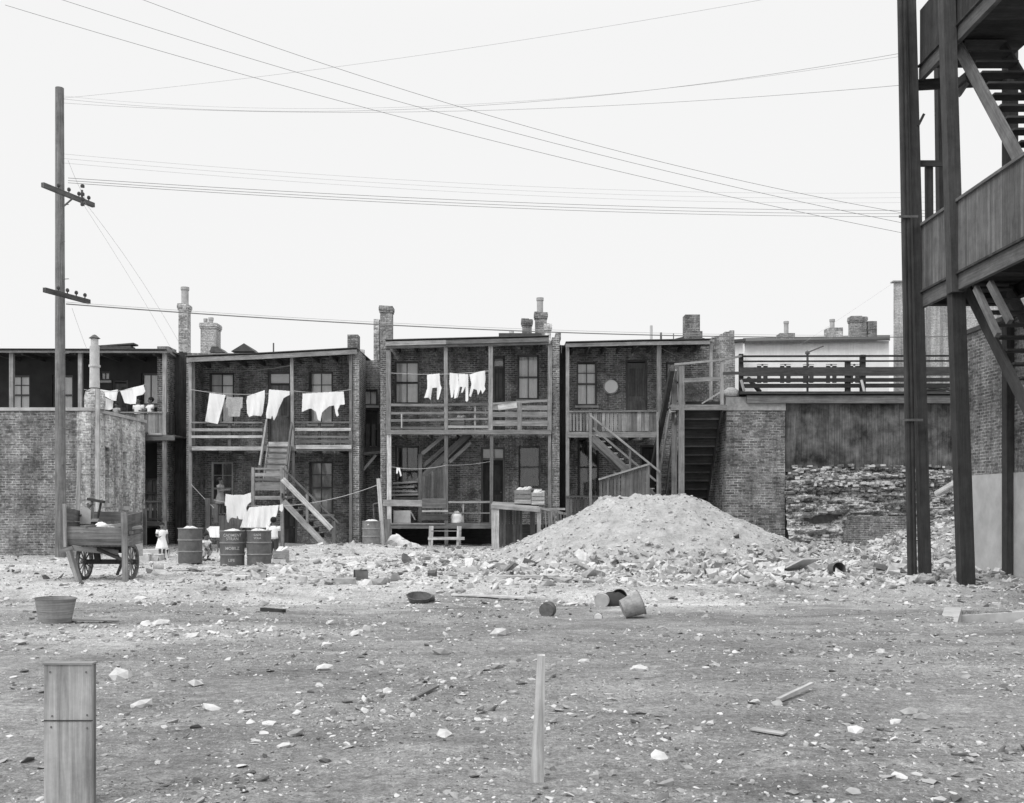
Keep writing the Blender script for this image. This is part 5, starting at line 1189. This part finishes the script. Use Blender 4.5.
def cloth(name, poly, Y, label, mat='cloth', cell=.28, grp='laundry on the lines', amp=.025, cat='laundry', seed=0):
    poly = np.array(poly, float); x0, y0 = poly.min(0); x1, y1 = poly.max(0)
    nx, ny = int((x1-x0)/cell)+1, int((y1-y0)/cell)+1
    cx, cy = np.meshgrid(x0+(np.arange(nx)+.5)*cell, y0+(np.arange(ny)+.5)*cell)
    ins = inside(poly, cx, cy)
    vx, vy = np.meshgrid(x0+np.arange(nx+1)*cell, y0+np.arange(ny+1)*cell)
    k = Y/1000; fold = amp*(np.sin(vx*(.75+.1*(seed%4))+seed+.8*np.sin(vy*.16+seed))*.6+np.sin(vx*.31+vy*.14+seed*2)*.9+.3*np.sin(vx*1.7-vy*.3))*(.3+.7*(vy-y0)/(y1-y0+1e-6))
    co = np.stack([(vx-512)*k, Y+fold, EYE+(505-vy)*k], -1)
    idx = np.arange((nx+1)*(ny+1)).reshape(ny+1, nx+1)
    q = np.stack([idx[:-1, :-1], idx[1:, :-1], idx[1:, 1:], idx[:-1, 1:]], -1)[ins]
    used = np.unique(q); rem = -np.ones((nx+1)*(ny+1), int); rem[used] = np.arange(len(used)); co = co.reshape(-1, 3)[used]; q = rem[q]
    n = len(co); o0 = np.array([(x0+x1)/2*k-512*k, Y, EYE+(505-y0)*k])
    back = co+np.array([0, .012, 0]); allc = np.concatenate([co, back])-o0
    from collections import Counter
    ed = Counter()
    for f in q:
        for a, b_ in zip(f, np.roll(f, -1)): ed[(a, b_)] += 1
    rim = [(b_, a, a+n, b_+n) for (a, b_) in ed if (b_, a) not in ed]
    F = np.concatenate([q, q[:, ::-1]+n, np.array(rim)])
    o = np_mesh(name, allc, F, mat, None, True); o.location = tuple(o0); tag(o, label, cat, grp)
    pegs = 0
    return o
Yl = 36.38
cloth('hanging_sheet', [(209.5, 393), (225.5, 395), (218, 424), (212, 423), (205.5, 421.5)], Yl, 'white sheet hanging at the far left of the second house upper line', seed=1)
cloth('hanging_shirt', [(227, 396.5), (233, 397.5), (236, 397), (242.8, 397.5), (242.5, 408), (240.8, 409), (240, 416.8), (228, 416.5), (228, 408.5), (225.8, 408), (226, 400)], Yl, 'grey printed short shirt hanging second from the left on the second house upper line', 'cloth_grey', seed=2)
cloth('hanging_undershirt', [(247.5, 396), (264.8, 390.2), (264.8, 398), (262.6, 413), (261, 416.2), (254, 415.5), (249, 417), (247, 413), (246.4, 401)], Yl, 'white undershirt hanging third from the left on the second house upper line', seed=3)
cloth('hanging_union_suit', [(269, 389.5), (289.5, 391), (289.5, 395), (283.6, 398), (279, 408), (276.5, 416), (273.6, 420.5), (272.2, 415.4), (270.8, 418.8), (266.5, 418.6), (266, 414), (268.2, 402)], Yl, 'white one-piece undergarment hanging beside the centre stair post', seed=4)
cloth('hanging_underwear', [(302.6, 393.6), (343.6, 391.6), (344.8, 404.5), (340, 405), (337.6, 410.5), (338.8, 415.5), (336.8, 416.8), (335.3, 413), (334, 405.4), (329, 406.5), (326, 409), (322, 413), (320.5, 421.5), (318, 420), (316, 412), (311, 408.5), (309, 409), (302, 412)], Yl, 'wide white undergarments hanging in the right bay of the second house upper porch', seed=5)
cloth('hanging_trousers', [(427, 374.8), (439.6, 373.4), (440.2, 384), (441.6, 388), (438.6, 399.5), (436.8, 399.5), (437, 387.6), (432.4, 388), (430.6, 400), (428.4, 397.6), (424.2, 398), (427.4, 388)], Yl, 'single pair of white knee trousers hanging in the left bay of the third house porch', seed=6)
cloth('hanging_trousers', [(449.8, 372.8), (458, 374), (459, 388), (456.4, 398), (454, 398.5), (454.4, 389), (452.8, 397.5), (451, 397.8), (449.4, 384)], Yl, 'narrow white trousers just right of the second post of the third house', seed=7)
cloth('hanging_trousers', [(458.4, 374), (468.2, 374.2), (468.4, 400), (466.8, 402), (465.6, 401), (465.4, 386.8), (462.8, 392.4), (461, 393), (462.4, 387), (460, 386.8), (458, 397), (456.8, 398), (459, 388)], Yl, 'white trousers with one long leg, second from the right on the third house line', seed=8)
cloth('hanging_trousers', [(469.4, 374.5), (480, 371.4), (485.2, 370.6), (485.4, 380), (484.6, 386), (485.6, 389), (482.4, 394), (480.8, 389.5), (478, 395.4), (476.8, 390), (473.6, 389), (470.8, 397.2), (469.2, 396), (471.4, 384)], Yl, 'white trousers hanging farthest right on the third house line', seed=9)
Y2 = 33.6
cloth('hanging_nightshirt', [(225.5, 494), (233, 495), (244, 494.8), (250.8, 492.6), (251.4, 502), (249, 503.5), (247.6, 505), (246.4, 508), (247.6, 515), (243.6, 519.6), (239.2, 519.2), (236.8, 515.5), (236.2, 518.6), (231.8, 517.5), (229.4, 519), (228.4, 523), (227.2, 521.5), (226.4, 506), (225, 505.6)], Y2, 'torn white nightshirt hanging on the low yard line above the drums', seed=10, amp=.035)
cloth('hanging_sheet', [(249.4, 507.2), (278.6, 505), (277.8, 511), (276.4, 516.6), (272.4, 518.5), (270.2, 524), (269.4, 527.6), (240, 527.6), (242.4, 520)], 33.2, 'big white sheet hanging on the low yard line just above the right drum', seed=11, amp=.035)
cloth('hanging_sock', [(279.6, 505), (282.8, 504), (283.2, 509), (282, 512), (279.2, 510.4)], 33.2, 'small white sock at the right end of the low yard sheet', seed=12)
cloth('white_cloth', [(206.4, 529), (210, 526.4), (219.5, 526.4), (219.8, 537.6), (209.6, 537.4), (208.4, 532)], 30.5, 'white cloth draped over the small chair between the left and middle drums', amp=.04, seed=13)
Y3 = 35.0
cloth('hanging_shirt', [(100.5, 389.4), (110, 391), (117.8, 389.6), (117.4, 393), (116, 401), (112.4, 400.6), (106, 396.8), (100.6, 396)], Y3, 'white shirt at the left of the wash above the outbuilding', seed=14)
cloth('hanging_towel', [(102.2, 396.5), (112.8, 401), (112.6, 409), (109.6, 410), (101.4, 409.4)], Y3+.2, 'pale grey towel hanging lower left above the outbuilding roof', 'shade', seed=15)
cloth('hanging_sheet', [(120.4, 391), (132, 387.6), (143.6, 385), (145.4, 391.4), (143, 394.6), (136.8, 396.2), (136.4, 404), (130.4, 404.2), (124, 402.8), (122.4, 397)], Y3, 'white sheet at the right of the wash above the outbuilding', seed=16)
cloth('rag_strips', [(396.4, 467.5), (400, 468), (400.6, 471), (401.8, 475.5), (400.6, 476.8), (399.4, 472.4), (398.4, 470), (397.6, 473.6), (396.2, 473.6)], Yl, 'two thin white rag strips dangling on the third house lower line', seed=17, amp=.02)

# ------------------------------------------------------------------ people
def skin(name, joints, bones, mat, parent, extra=None, sub=2):
    """joints: name -> (xyz relative to parent, rx, ry); grown with the Skin modifier and then frozen"""
    names = list(joints); me = bpy.data.meshes.new(name)
    me.from_pydata([joints[n][0] for n in names], [(names.index(a), names.index(b_)) for a, b_ in bones], [])
    o = bpy.data.objects.new(name, me); COL.objects.link(o)
    sk = o.modifiers.new('s', 'SKIN'); sk.use_smooth_shade = True
    if not me.skin_vertices: me.skin_vertices.new()
    seen = set(); adj = {}
    for a, b_ in bones: adj.setdefault(a, []).append(b_); adj.setdefault(b_, []).append(a)
    for i, n in enumerate(names):
        v = me.skin_vertices[0].data[i]; r = joints[n][1]; v.radius = (r, joints[n][2] if len(joints[n]) > 2 else r)
    for n in names:
        if n in seen: continue
        me.skin_vertices[0].data[names.index(n)].use_root = True
        stack = [n]
        while stack:
            k = stack.pop()
            if k in seen: continue
            seen.add(k); stack += adj.get(k, [])
    su = o.modifiers.new('u', 'SUBSURF'); su.levels = sub; su.render_levels = sub
    bpy.context.view_layer.update()
    dg = bpy.context.evaluated_depsgraph_get(); me2 = bpy.data.meshes.new_from_object(o.evaluated_get(dg))
    bpy.data.objects.remove(o); me2.name = name; me2.materials.clear(); me2.materials.append(M[mat]); me2.shade_smooth()
    return link(bpy.data.objects.new(name, me2), parent)
def person(px, Y, h, label, yaw=0, z=None, pose=None, dress=None, dresslen=.36, top=None, pants=None, hair=1.0, hands=True, lift=None):
    """h: standing height. pose: joint overrides in units of h (x right, y away from the facing side, z up); faces -y before yaw"""
    x = X(px, Y); z = gh(x, Y) if z is None else z
    t = thing('person', label, 'person', (x, Y, z)); t.rotation_euler = (0, 0, yaw)
    J = dict(pelvis=((0, 0, .51), .078, .06), waist=((0, 0, .59), .07, .052), chest=((0, .005, .70), .085, .06), sh=((0, .005, .77), .07, .05), neck=((0, 0, .82), .03), jaw=((0, -.012, .865), .046, .05), head=((0, 0, .915), .066, .07), crown=((0, .003, .965), .042),
             shL=((.105, .005, .775), .036), elL=((.135, .01, .62), .026), wrL=((.145, -.03, .49), .018), haL=((.147, -.045, .445), .02, .014),
             shR=((-.105, .005, .775), .036), elR=((-.135, .01, .62), .026), wrR=((-.145, -.03, .49), .018), haR=((-.147, -.045, .445), .02, .014),
             hiL=((.05, 0, .48), .06), knL=((.055, -.005, .27), .04), anL=((.057, .012, .045), .025), toL=((.06, -.07, .018), .022),
             hiR=((-.05, 0, .48), .06), knR=((-.055, -.005, .27), .04), anR=((-.057, .012, .045), .025), toR=((-.06, -.07, .018), .022))
    for k, v in (pose or {}).items(): J[k] = (v,)+J[k][1:]
    bones = [('pelvis', 'waist'), ('waist', 'chest'), ('chest', 'sh'), ('sh', 'neck'), ('neck', 'jaw'), ('jaw', 'head'), ('head', 'crown')]
    for s in 'LR': bones += [('sh', 'sh'+s), ('sh'+s, 'el'+s), ('el'+s, 'wr'+s), ('wr'+s, 'ha'+s), ('pelvis', 'hi'+s), ('hi'+s, 'kn'+s), ('kn'+s, 'an'+s), ('an'+s, 'to'+s)]
    for s, sg in (('L', 1), ('R', -1)):      # five fingers rooted in the palm
        c = Vector(J['ha'+s][0]); d = (c-Vector(J['wr'+s][0])).normalized(); side = Vector((0, 1, 0)).cross(d).normalized() if abs(d.y) < .9 else Vector((1, 0, 0)); side = d.cross(side).normalized()
        for i, (o, L) in enumerate(((-.011, .034), (-.004, .040), (.004, .038), (.011, .030))):
            a, b_, e = f'f{s}{i}a', f'f{s}{i}b', f'f{s}{i}c'
            J[a] = (tuple(c+side*o), .0055); J[b_] = (tuple(c+side*o*1.3+d*L*.6), .0048); J[e] = (tuple(c+side*o*1.3+d*L-Vector((0, .008, 0))), .004); bones += [(a, b_), (b_, e)]
        a, b_ = f't{s}a', f't{s}b'; J[a] = (tuple(c-d*.01), .006); J[b_] = (tuple(c-side*.022+d*.014), .005); bones += [(a, b_)]
    J = {k: (tuple(Vector(v[0])*h),)+tuple(r*h for r in v[1:]) for k, v in J.items()}
    body_ = skin('body', J, bones, 'skin', t)
    hd = Vector(J['head'][0]); jw = Vector(J['jaw'][0])
    fw = Vector((0, -1, 0)); hs = h
    def blob(nm, c, r, mat, par=t, sc=(1, 1, 1), n=10):
        b = B(); rg = [(r*math.sin(k*math.pi/n) if 0 < k < n else .0005, -r*math.cos(k*math.pi/n)) for k in range(n+1)]
        b.lathe((0, 0, 0), rg, 14); b.v = [tuple(Vector(c)+Vector((v[0]*sc[0], v[1]*sc[1], v[2]*sc[2]))) for v in b.v]
        me = b.build(nm, mat, None, smooth=True); me.parent = par; return me
    hr = blob('hair', hd+Vector((0, .018*h, .022*h)), .073*h*hair, 'hair', sc=(1, 1.02, .95))
    for sx in (-1, 1):
        blob('eye', hd+Vector((sx*.024*h, -.062*h, -.008*h)), .008*h, 'hair', sc=(1.3, .6, .7), n=6); blob('ear', hd+Vector((sx*.066*h, .0, -.012*h)), .014*h, 'skin', sc=(.5, .8, 1.2), n=6)
    blob('nose', hd+Vector((0, -.072*h, -.026*h)), .011*h, 'skin', sc=(.9, 1, 1.1), n=6); blob('mouth', jw+Vector((0, -.045*h, -.002*h)), .014*h, 'trousers', sc=(1.3, .5, .3), n=6)
    def garment(nm, mat, prof, n=22, wave=.06, ctr=None):
        b = B(); rg = []
        for k, (rx, ry, zz) in enumerate(prof):
            c = Vector(ctr[k]) if ctr else Vector((0, 0, 0)); w = wave*(k/len(prof))
            rg.append([(c+Vector((math.cos(a)*rx*(1+w*math.sin(a*7)), math.sin(a)*ry*(1+w*math.sin(a*7+1)), zz)))*h for a in [2*math.pi*i/n for i in range(n)]])
        for k in range(len(rg)-1):
            for i in range(n): q = (i+1) % n; b.face([rg[k][i], rg[k+1][i], rg[k+1][q], rg[k][q]])
        me = b.build(nm, mat, None, smooth=True); me.parent = t; so = me.modifiers.new('th', 'SOLIDIFY'); so.thickness = .006; return me
    P0 = Vector(J['pelvis'][0])/h; S0 = Vector(J['sh'][0])/h
    dv = S0-P0
    def along(u, off=0): return P0+dv*u
    if dress:
        pr = [(.035, .032, 0), (.10, .062, 0), (.112, .078, 0), (.10, .074, 0), (.092, .07, 0)]; cs = [along(u) for u in (1.16, 1.04, .85, .55, .32)]
        for k in range(5): f = (k+1)/5; pr.append((.098+.075*f, .08+.07*f, 0)); cs.append(P0+Vector((0, 0, .05-(dresslen-.14+.0)*f)))
        garment('dress', dress, pr, ctr=cs)
    if top:
        pr = [(.035, .032, 0), (.10, .062, 0), (.112, .08, 0), (.104, .078, 0), (.102, .078, 0), (.104, .078, 0)]; cs = [along(u) for u in (1.16, 1.04, .85, .5, .2, -.05)]; garment('shirt', top, pr, ctr=cs)
    if dress or top:
        for s in 'LR':
            a, b_ = Vector(J['sh'+s][0]), Vector(J['el'+s][0]); bb = B(); bb.rod(a+(a-b_)*.08, a.lerp(b_, .62), .047*h, .042*h, 12, caps=False)
            me = bb.build('sleeve', dress or top, None, smooth=True); me.parent = t; so = me.modifiers.new('th', 'SOLIDIFY'); so.thickness = .005
    if pants:
        for s in 'LR':
            a, b_, c = (Vector(J[k+s][0]) for k in ('hi', 'kn', 'an')); bb = B(); bb.rod(a+(a-b_)*.12, b_, .072*h, .052*h, 12, caps=False); bb.rod(b_+(a-b_)*.02, b_.lerp(c, .6), .051*h, .045*h, 12, caps=False)
            me = bb.build('trouser_leg', pants, None, smooth=True); me.parent = t
    for s in 'LR':
        a, b_ = Vector(J['an'+s][0]), Vector(J['to'+s][0]); bb = B(); rr_ = .03*h
        bb.beam(a+Vector((0, .018*h, -.025*h)), b_+Vector((0, -.012*h, -.001*h)), .045*h, .03*h); me = bb.build('shoe', 'trousers', None); me.parent = t
    return t
person(162, 27.6, 1.02, 'small girl in a pale short dress standing between the pushcart and the drums', yaw=R(35), dress='cloth', dresslen=.42,
       pose=dict(elR=(-.15, .0, .63), wrR=(-.10, -.1, .60), haR=(-.07, -.13, .62)))
# packing box that the girl stands on
rootmesh('packing_box', 'wood_dark', lambda b: b.box(X(217, 34.6), X(242, 34.6), 34.6, 35.2, -.1, Z(515.5, 34.6)), 'dark packing box behind the drums that the girl in grey stands on', 'box', (X(230, 34.6), 34.6, 0))
rootmesh('post_stub', 'wood_dark', lambda b: (b.pbox(205.5, 210, 498, 548, 34.5, .15, 2), b.pbox(213.5, 218, 504, 523, 34.55, .15, 2), b.pbox(205, 218, 499, 504, 34.62, .06, 0)), 'dark stubby posts left of the packing box behind the left drum', 'post', (X(208, 34.5), 34.5, 0))
person(220.5, 34.75, 1.33, 'girl in a grey dress standing on the dark box with her arms held forward', yaw=R(78), z=Z(515.5, 34.75), dress='dress_mid', dresslen=.40,
       pose=dict(elL=(.13, -.03, .64), wrL=(.08, -.17, .66), haL=(.07, -.215, .665), elR=(-.13, -.03, .64), wrR=(-.07, -.17, .66), haR=(-.05, -.215, .67), knL=(.055, -.03, .27), toL=(.06, -.08, .018)))
crouch = dict(pelvis=(0, .08, .22), waist=(0, .06, .29), chest=(0, .02, .39), sh=(0, -.02, .45), neck=(0, -.035, .50), jaw=(0, -.06, .54), head=(0, -.055, .59), crown=(0, -.052, .64),
              shL=(.10, -.02, .455), elL=(.13, -.12, .36), wrL=(.10, -.22, .29), haL=(.09, -.25, .26), shR=(-.10, -.02, .455), elR=(-.13, -.12, .36), wrR=(-.10, -.22, .29), haR=(-.09, -.25, .26),
              hiL=(.05, .06, .20), hiR=(-.05, .06, .20), knL=(.08, -.14, .25), knR=(-.08, -.14, .25), anL=(.07, -.02, .045), anR=(-.07, -.02, .045), toL=(.075, -.10, .018), toR=(-.075, -.10, .018))
person(204.5, 27.0, 1.12, 'child in white crouching between the left and middle drums', yaw=R(60), top='cloth', pants='cloth_grey', pose=crouch)
person(273.5, 27.8, 1.22, 'boy in a white shirt and dark shorts seen from behind beside the right drum', yaw=R(190), top='cloth', pants='trousers', z=gh(X(273, 27.8), 27.8)-.05,
       pose=dict(elL=(.15, .0, .62), wrL=(.12, -.1, .52), haL=(.1, -.13, .5)))
zpA = Z(435, YF)
person(138.5, 37.1, 1.46, 'child in a white blouse and dark vest at the balcony rail, left of the pair', yaw=R(-10), z=zpA, top='cloth', pants='trousers')
person(150.5, 37.0, 1.44, 'child in a white shirt leaning over the balcony rail, right of the pair', yaw=R(-50), z=zpA, top='cloth', pants='trousers', pose=dict(elR=(-.13, -.1, .66), wrR=(-.1, -.2, .64), haR=(-.09, -.24, .64)))
person(116.5, 35.6, 1.0, 'small child peering over the outbuilding roof below the white wash', yaw=R(-20), z=Z(408.5, 35.6)-.78, top='cloth_grey', pants='trousers')
# the shared platform that child stands on is the house deck extension behind the outbuilding
b = B(); b.box(X(100, 35.6), X(140, 35.6), 35.2, 36.4, Z(408.5, 35.6)-.86, Z(408.5, 35.6)-.79); b.box(X(101, 35.6), X(103, 35.6), 35.3, 35.42, 0, Z(408.5, 35.6)-.862); b.box(X(137, 35.6), X(139, 35.6), 35.3, 35.42, 0, Z(408.5, 35.6)-.862); b.build('side_landing', 'wood_dark', hA)
# small chair under the white cloth
ch = thing('chair', 'small wooden chair under the white cloth between the drums', 'chair', (X(213, 30.6), 30.6, gh(X(213, 30.6), 30.6)))
x0, x1 = X(208.5, 30.6), X(218.5, 30.6)
for xx in (x0, x1-.03):
    for yy in (30.55, 30.85):
        b = B(); b.box(xx, xx+.03, yy, yy+.03, 0, .75 if yy > 30.7 else .42); b.build('leg', 'wood', ch)
b = B(); b.box(x0, x1, 30.55, 30.88, .421, .45); b.build('seat', 'wood', ch)
b = B(); b.box(x0+.03, x1-.03, 30.86, 30.88, .55, .72); b.build('backrest', 'wood', ch)

# ------------------------------------------------------------------ near objects
Yk = 5.4
rootmesh('stake', 'wood_light', lambda b: b.hexa([(X(528, Yk), Yk, -.25), (X(543.5, Yk), Yk, -.25), (X(543.5, Yk), Yk+.045, -.25), (X(528, Yk), Yk+.045, -.25), (X(537.6, Yk), Yk+.02, Z(656, Yk)), (X(545.2, Yk), Yk+.02, Z(656.5, Yk)), (X(545.2, Yk), Yk+.065, Z(656, Yk)), (X(537.6, Yk), Yk+.065, Z(656, Yk))]),
         'rough wooden stake driven into the near ground at the bottom centre', 'stake', (X(537, Yk), Yk, 0))
bx = thing('wooden_box', 'upright weathered box of two boards at the bottom left corner', 'box', (X(66, 4.95), 4.95, 0))
Yq = 4.95; b = B(); b.box(X(44, Yq), X(91.5, Yq), Yq, Yq+.025, -.3, Z(665, Yq), 2); fr = b.build('front_board', 'wood_light', bx)
b = B(); b.box(X(91.5, Yq)-.025, X(91.5, Yq), Yq+.026, Yq+.055, -.3, Z(665, Yq)-.002, 2); b.build('side_board', 'wood', bx)
b = B(); b.box(X(44, Yq), X(44, Yq)+.025, Yq+.026, Yq+.055, -.3, Z(665, Yq)-.002, 2); b.build('side_board', 'wood', bx)
b = B(); b.box(X(43, Yq), X(92.5, Yq), Yq-.006, Yq+.06, Z(665, Yq)+.001, Z(663, Yq)); b.build('top_board', 'wood', bx)
b = B(); b.box(X(44, Yq), X(93, Yq), Yq-.004, Yq-.001, Z(721, Yq), Z(720, Yq)); b.build('seam', 'wood_black', fr)
for k, (a, c) in enumerate(((50, 672), (86, 672), (52, 716), (87, 715), (51, 727), (87, 728))):
    b = B(); b.rod(P(a, c, Yq-.004), P(a, c, Yq+.002), .0045, n=8); b.build('nail', 'iron', fr)
def bucket(c, r0, r1, h, ax, label, mat='tin', cat='bucket', bottom=True, name='bucket', grp=None):
    c = Vector(c); t = thing(name, label, cat, tuple(c), grp); b = B(); pr = [(.001, .004), (r0*.97, .004), (r0, 0)] if bottom else [(r0, 0)]
    b.lathe(c, pr+[(r0+(r1-r0)*.5, h*.5), (r0+(r1-r0)*.52+.004, h*.52), (r0+(r1-r0)*.54, h*.54), (r1, h), (r1+.006, h), (r1+.006, h-.008), (r1-.003, h-.01), (r0*.99, .01)], 24, ax)
    b.build('shell', mat, t); b = B(); b.lathe(c, [(r1+.001, h*.985), (r1+.011, h*.995), (r1+.001, h*1.01)], 24, ax); b.build('rim', 'iron', t); return t
Yb2 = 12.9; bucket((X(55, Yb2), Yb2, gh(X(55, Yb2), Yb2)-.01), .19, .25, .33, (0.03, 0, 1), 'round slatted tub standing at the left edge before the cart', 'wood', 'tub', name='tub')
def can(px, py, Y, r, h, ax, label, mat='tin', dz=0): c = (X(px, Y), Y, gh(X(px, Y), Y)+r*.8+dz); return bucket(c, r, r, h, ax, label, mat, 'can', name='tin_can')
can(153.5, 573, 21.6, .10, .2, (.8, .35, 0), 'grey tin bucket lying on its side between the cart and drums', 'tin')
can(546, 612, 13.9, .10, .16, (.25, .9, 0), 'round rusty can lying with its lid facing us left of the big bucket', 'iron')
c = P(632, 607, 13.6); bucket((c.x-.12, 13.7, gh(c.x, 13.7)+.12), .13, .17, .28, (.8, .05, .3), 'crushed pale bucket tipped on its side at the foot of the rubble')
c = P(613, 588, 17.3); bucket((c.x, 16.2, gh(c.x, 16.2)+.1), .11, .12, .2, (-.15, -.9, .12), 'dark open tin can facing us just behind the crushed bucket', 'iron', 'can', name='tin_can')
can(601.5, 600, 15.6, .11, .14, (.15, .95, 0), 'round pale can lid lying before the dark rag', 'conc')
c = P(606, 598, 15.7); rootmesh('rag', 'black', heapf((c.x+.12, 15.9, gh(c.x, 15.9)-.01), .3, .16, .2, 9, 6, 12), 'black crumpled rag or felt beside the round pale lid', 'rag', (c.x, 15.9, 0), smooth=True)
can(598, 615, 13.7, .05, .08, (.1, .9, 0), 'small white lid lying in front of the round pale can', 'paper', -.03)
can(833, 574, 21.6, .15, .25, (.2, -.9, .1), 'dark can lying in the rubble near the right posts', 'iron')
can(427, 598, 16.4, .06, .12, (.9, .2, 0), 'small dark can lying in the scooped pan at centre left', 'iron')
def slab(px, py, Y, sx, sy, sz, rot, label, mat='stone', name='brick', cat='brick', tilt=0, grp=None, ch=0.0):
    x = X(px, Y); z = gh(x, Y); b = B(); n = random.Random(int(px*7+py))
    b.box(-sx/2, sx/2, -sy/2, sy/2, -.02, sz)
    b.v = [tuple(Vector(v)+Vector((n.uniform(-1, 1)*sx*ch, n.uniform(-1, 1)*sy*ch, n.uniform(-1, 1)*sz*ch))) for v in b.v] if ch else b.v
    o = b.build(name, mat, None, merge=bool(ch)); o.location = (x, Y, z); o.rotation_euler = (0, tilt, rot); tag(o, label, cat, grp); return o
def Yg(py): return 1500/(py-505)
G = 'loose bricks and blocks on the lane'
for px, py, sx, sy, sz, rot, lab, mt in ((361, 582, .26, .18, .2, .2, 'dark squarish block standing on the pale lane at centre left', 'stone_dark'), (344, 588, .4, .2, .1, .1, 'grey brick lying left of the dark standing block', 'stone_mid'),
        (259, 580, .3, .15, .1, .3, 'small brick lying alone on the pale lane below the drums', 'stone_mid'), (241, 584, .3, .2, .08, -.2, 'flat pale stone on the lane below the drums', 'stone')):
    slab(px, py, Yg(py), sx, sy, sz, rot, lab, mt, grp=G, ch=.06)
for px, py, s, lab in ((442, 653, .16, 'tilted dark-sided stone in the near ground left of the stake'), (296, 733, .11, 'flat grey brick at the bottom between box and stake'), (284, 745, .07, 'pale pebble touching the lower edge left of the flat brick'),
        (583, 664, .09, 'white stone just right of the stake top'), (640, 672, .13, 'pale chalky lump right of the stake'), (855, 733, .09, 'white pebble at the bottom right'), (911, 714, .12, 'grey stone of the pair at the right'), (921, 719, .1, 'darker stone of the pair at the right'),
        (754, 704, .07, 'small white stone beside the twig'), (710, 724, .07, 'roundish white stone at the bottom right of centre'), (160, 622, .22, 'rounded pale lump lying on the left spill'), (121, 676, .2, 'white plaster lump right of the upright box'), (141, 703, .13, 'white plaster lump low at the left'),
        (443, 737, .1, 'pale stone left of the stake foot'), (881, 652, .1, 'flat white chip on the right ground'), (500, 634, .2, 'flat pale rock in front of the rubble, centre'), (146, 622, .15, 'smaller lump touching the rounded pale lump'), (497, 668, .12, 'grey stone left of the stake top'),
        (196, 683, .14, 'flat pale slab of plaster right of the plaster lump'), (324, 668, .12, 'white chip in the near left ground'), (212, 706, .1, 'pale chip low on the left')):
    Y = min(Yg(py), 26); x = X(px, Y); n = 12; V = ICO*np.random.default_rng(int(px)).uniform(.7, 1.15, (12, 1))*np.array([s*.75, s*.5, s*.34])
    o = np_mesh('stone', V, ICOF, 'stone' if 'dark' not in lab and 'grey' not in lab else 'stone_mid'); o.location = (x, Y, gh(x, Y)+s*.12); o.rotation_euler = (random.uniform(-.3, .3), random.uniform(-.3, .3), random.uniform(0, 3)); tag(o, lab, 'stone', 'larger stones on the near ground')
# boards, sheets, twigs
def plank(p, q, w_, t_, label, mat='wood', name='plank', cat='plank'):
    (a, c, Ya), (e, d, Yd) = p, q; A = Vector((X(a, Ya), Ya, gh(X(a, Ya), Ya)+c)); C_ = Vector((X(e, Yd), Yd, gh(X(e, Yd), Yd)+d)); rootmesh(name, mat, lambda b: b.beam(A, C_, w_, t_), label, cat, A)
plank((490, .03, 19.8), (556, .05, 19.2), .25, .05, 'long thin plank lying flat before the heap at centre', 'wood_light')
plank((788, .03, 22.6), (812, .35, 21.9), .5, .03, 'pale tilted board propped on the rubble right of the heap', 'paper')
plank((775, .05, 22.0), (800, .12, 21.8), .15, .06, 'dark timber end under the pale tilted board', 'wood_black')
plank((937, 1.85, 26.6), (959, 2.15, 26), .18, .12, 'pale beam sticking out of the rubble slope behind the porch posts', 'wood_light')
plank((778, .02, 7.6), (812, .05, 8.1), .035, .03, 'pale twig lying on the near ground at the right', 'wood_light', 'twig', 'twig')
plank((412, .01, 7.7), (438, .03, 8.1), .025, .02, 'dark twig lying on the near ground left of the stake', 'wood_dark', 'twig', 'twig')
plank((262, .03, 14.6), (284, .02, 14.3), .07, .05, 'short charred stick on the ground left of centre', 'black', 'stick', 'stick')
plank((118, .02, 13.3), (68, .04, 13.0), .12, .02, 'thin flat lath beside the tub at the left edge', 'wood', 'lath', 'lath')
plank((452, .02, 16.9), (525, .05, 16.6), .1, .03, 'thin weathered lath lying in front of the rubble', 'wood_light', 'lath', 'lath')
plank((752, .01, 6.65), (785, .015, 6.5), .08, .01, 'flat pale wood splinter at the bottom right', 'wood_light', 'splinter', 'splinter')
plank((600, 1.03, 27.2), (613, 1.1, 27.3), .32, .04, 'thin pale slab lying high on the left face of the heap', 'wood_light', 'slab', 'slab')
bucket((X(419, 16.3), 16.3, gh(X(427, 16.3), 16.3)+.0), .15, .2, .12, (.05, -.25, 1), 'shallow dark pan of rubbish lying at centre left', 'iron', 'pan', name='pan')
rootmesh('bucket_shadow_lath', 'wood', lambda b: b.beam((X(172, 22), 22, gh(X(172, 22), 22)+.02), (X(205, 22.3), 22.3, gh(X(205, 22.3), 22.3)+.02), .18, .02), 'thin weathered board standing in for the shadow right of the tin bucket', 'board', (X(172, 22), 22, 0)).name = 'board'  # lath added in place of the cast shadow of the tin bucket
rootmesh('cardboard_sheet', 'cardboard', lambda b: b.hexa([P(540, 592, 17.3), P(578, 593, 17.2), P(576, 594, 17.15), P(541, 593.5, 17.2), P(544, 588, 18.3), P(574, 590, 18), P(573, 591, 18), P(545, 589, 18.3)]), 'crumpled pale cardboard sheet before the rubble at centre', 'cardboard', (X(558, 17.5), 17.5, 0))
for i, (px, Y) in enumerate(((145, 27.2), (134, 27.0), (152, 28.5))):
    slab(px, 556, Y, .9, .5, .16+.04*i, .1*i, ['pale curb block behind the cart', 'second pale curb block nearer the cart wheel', 'low pale curb block at the girl\'s feet'][i], 'stone', 'curb_block', 'block', grp='curb blocks behind the cart', ch=.04)
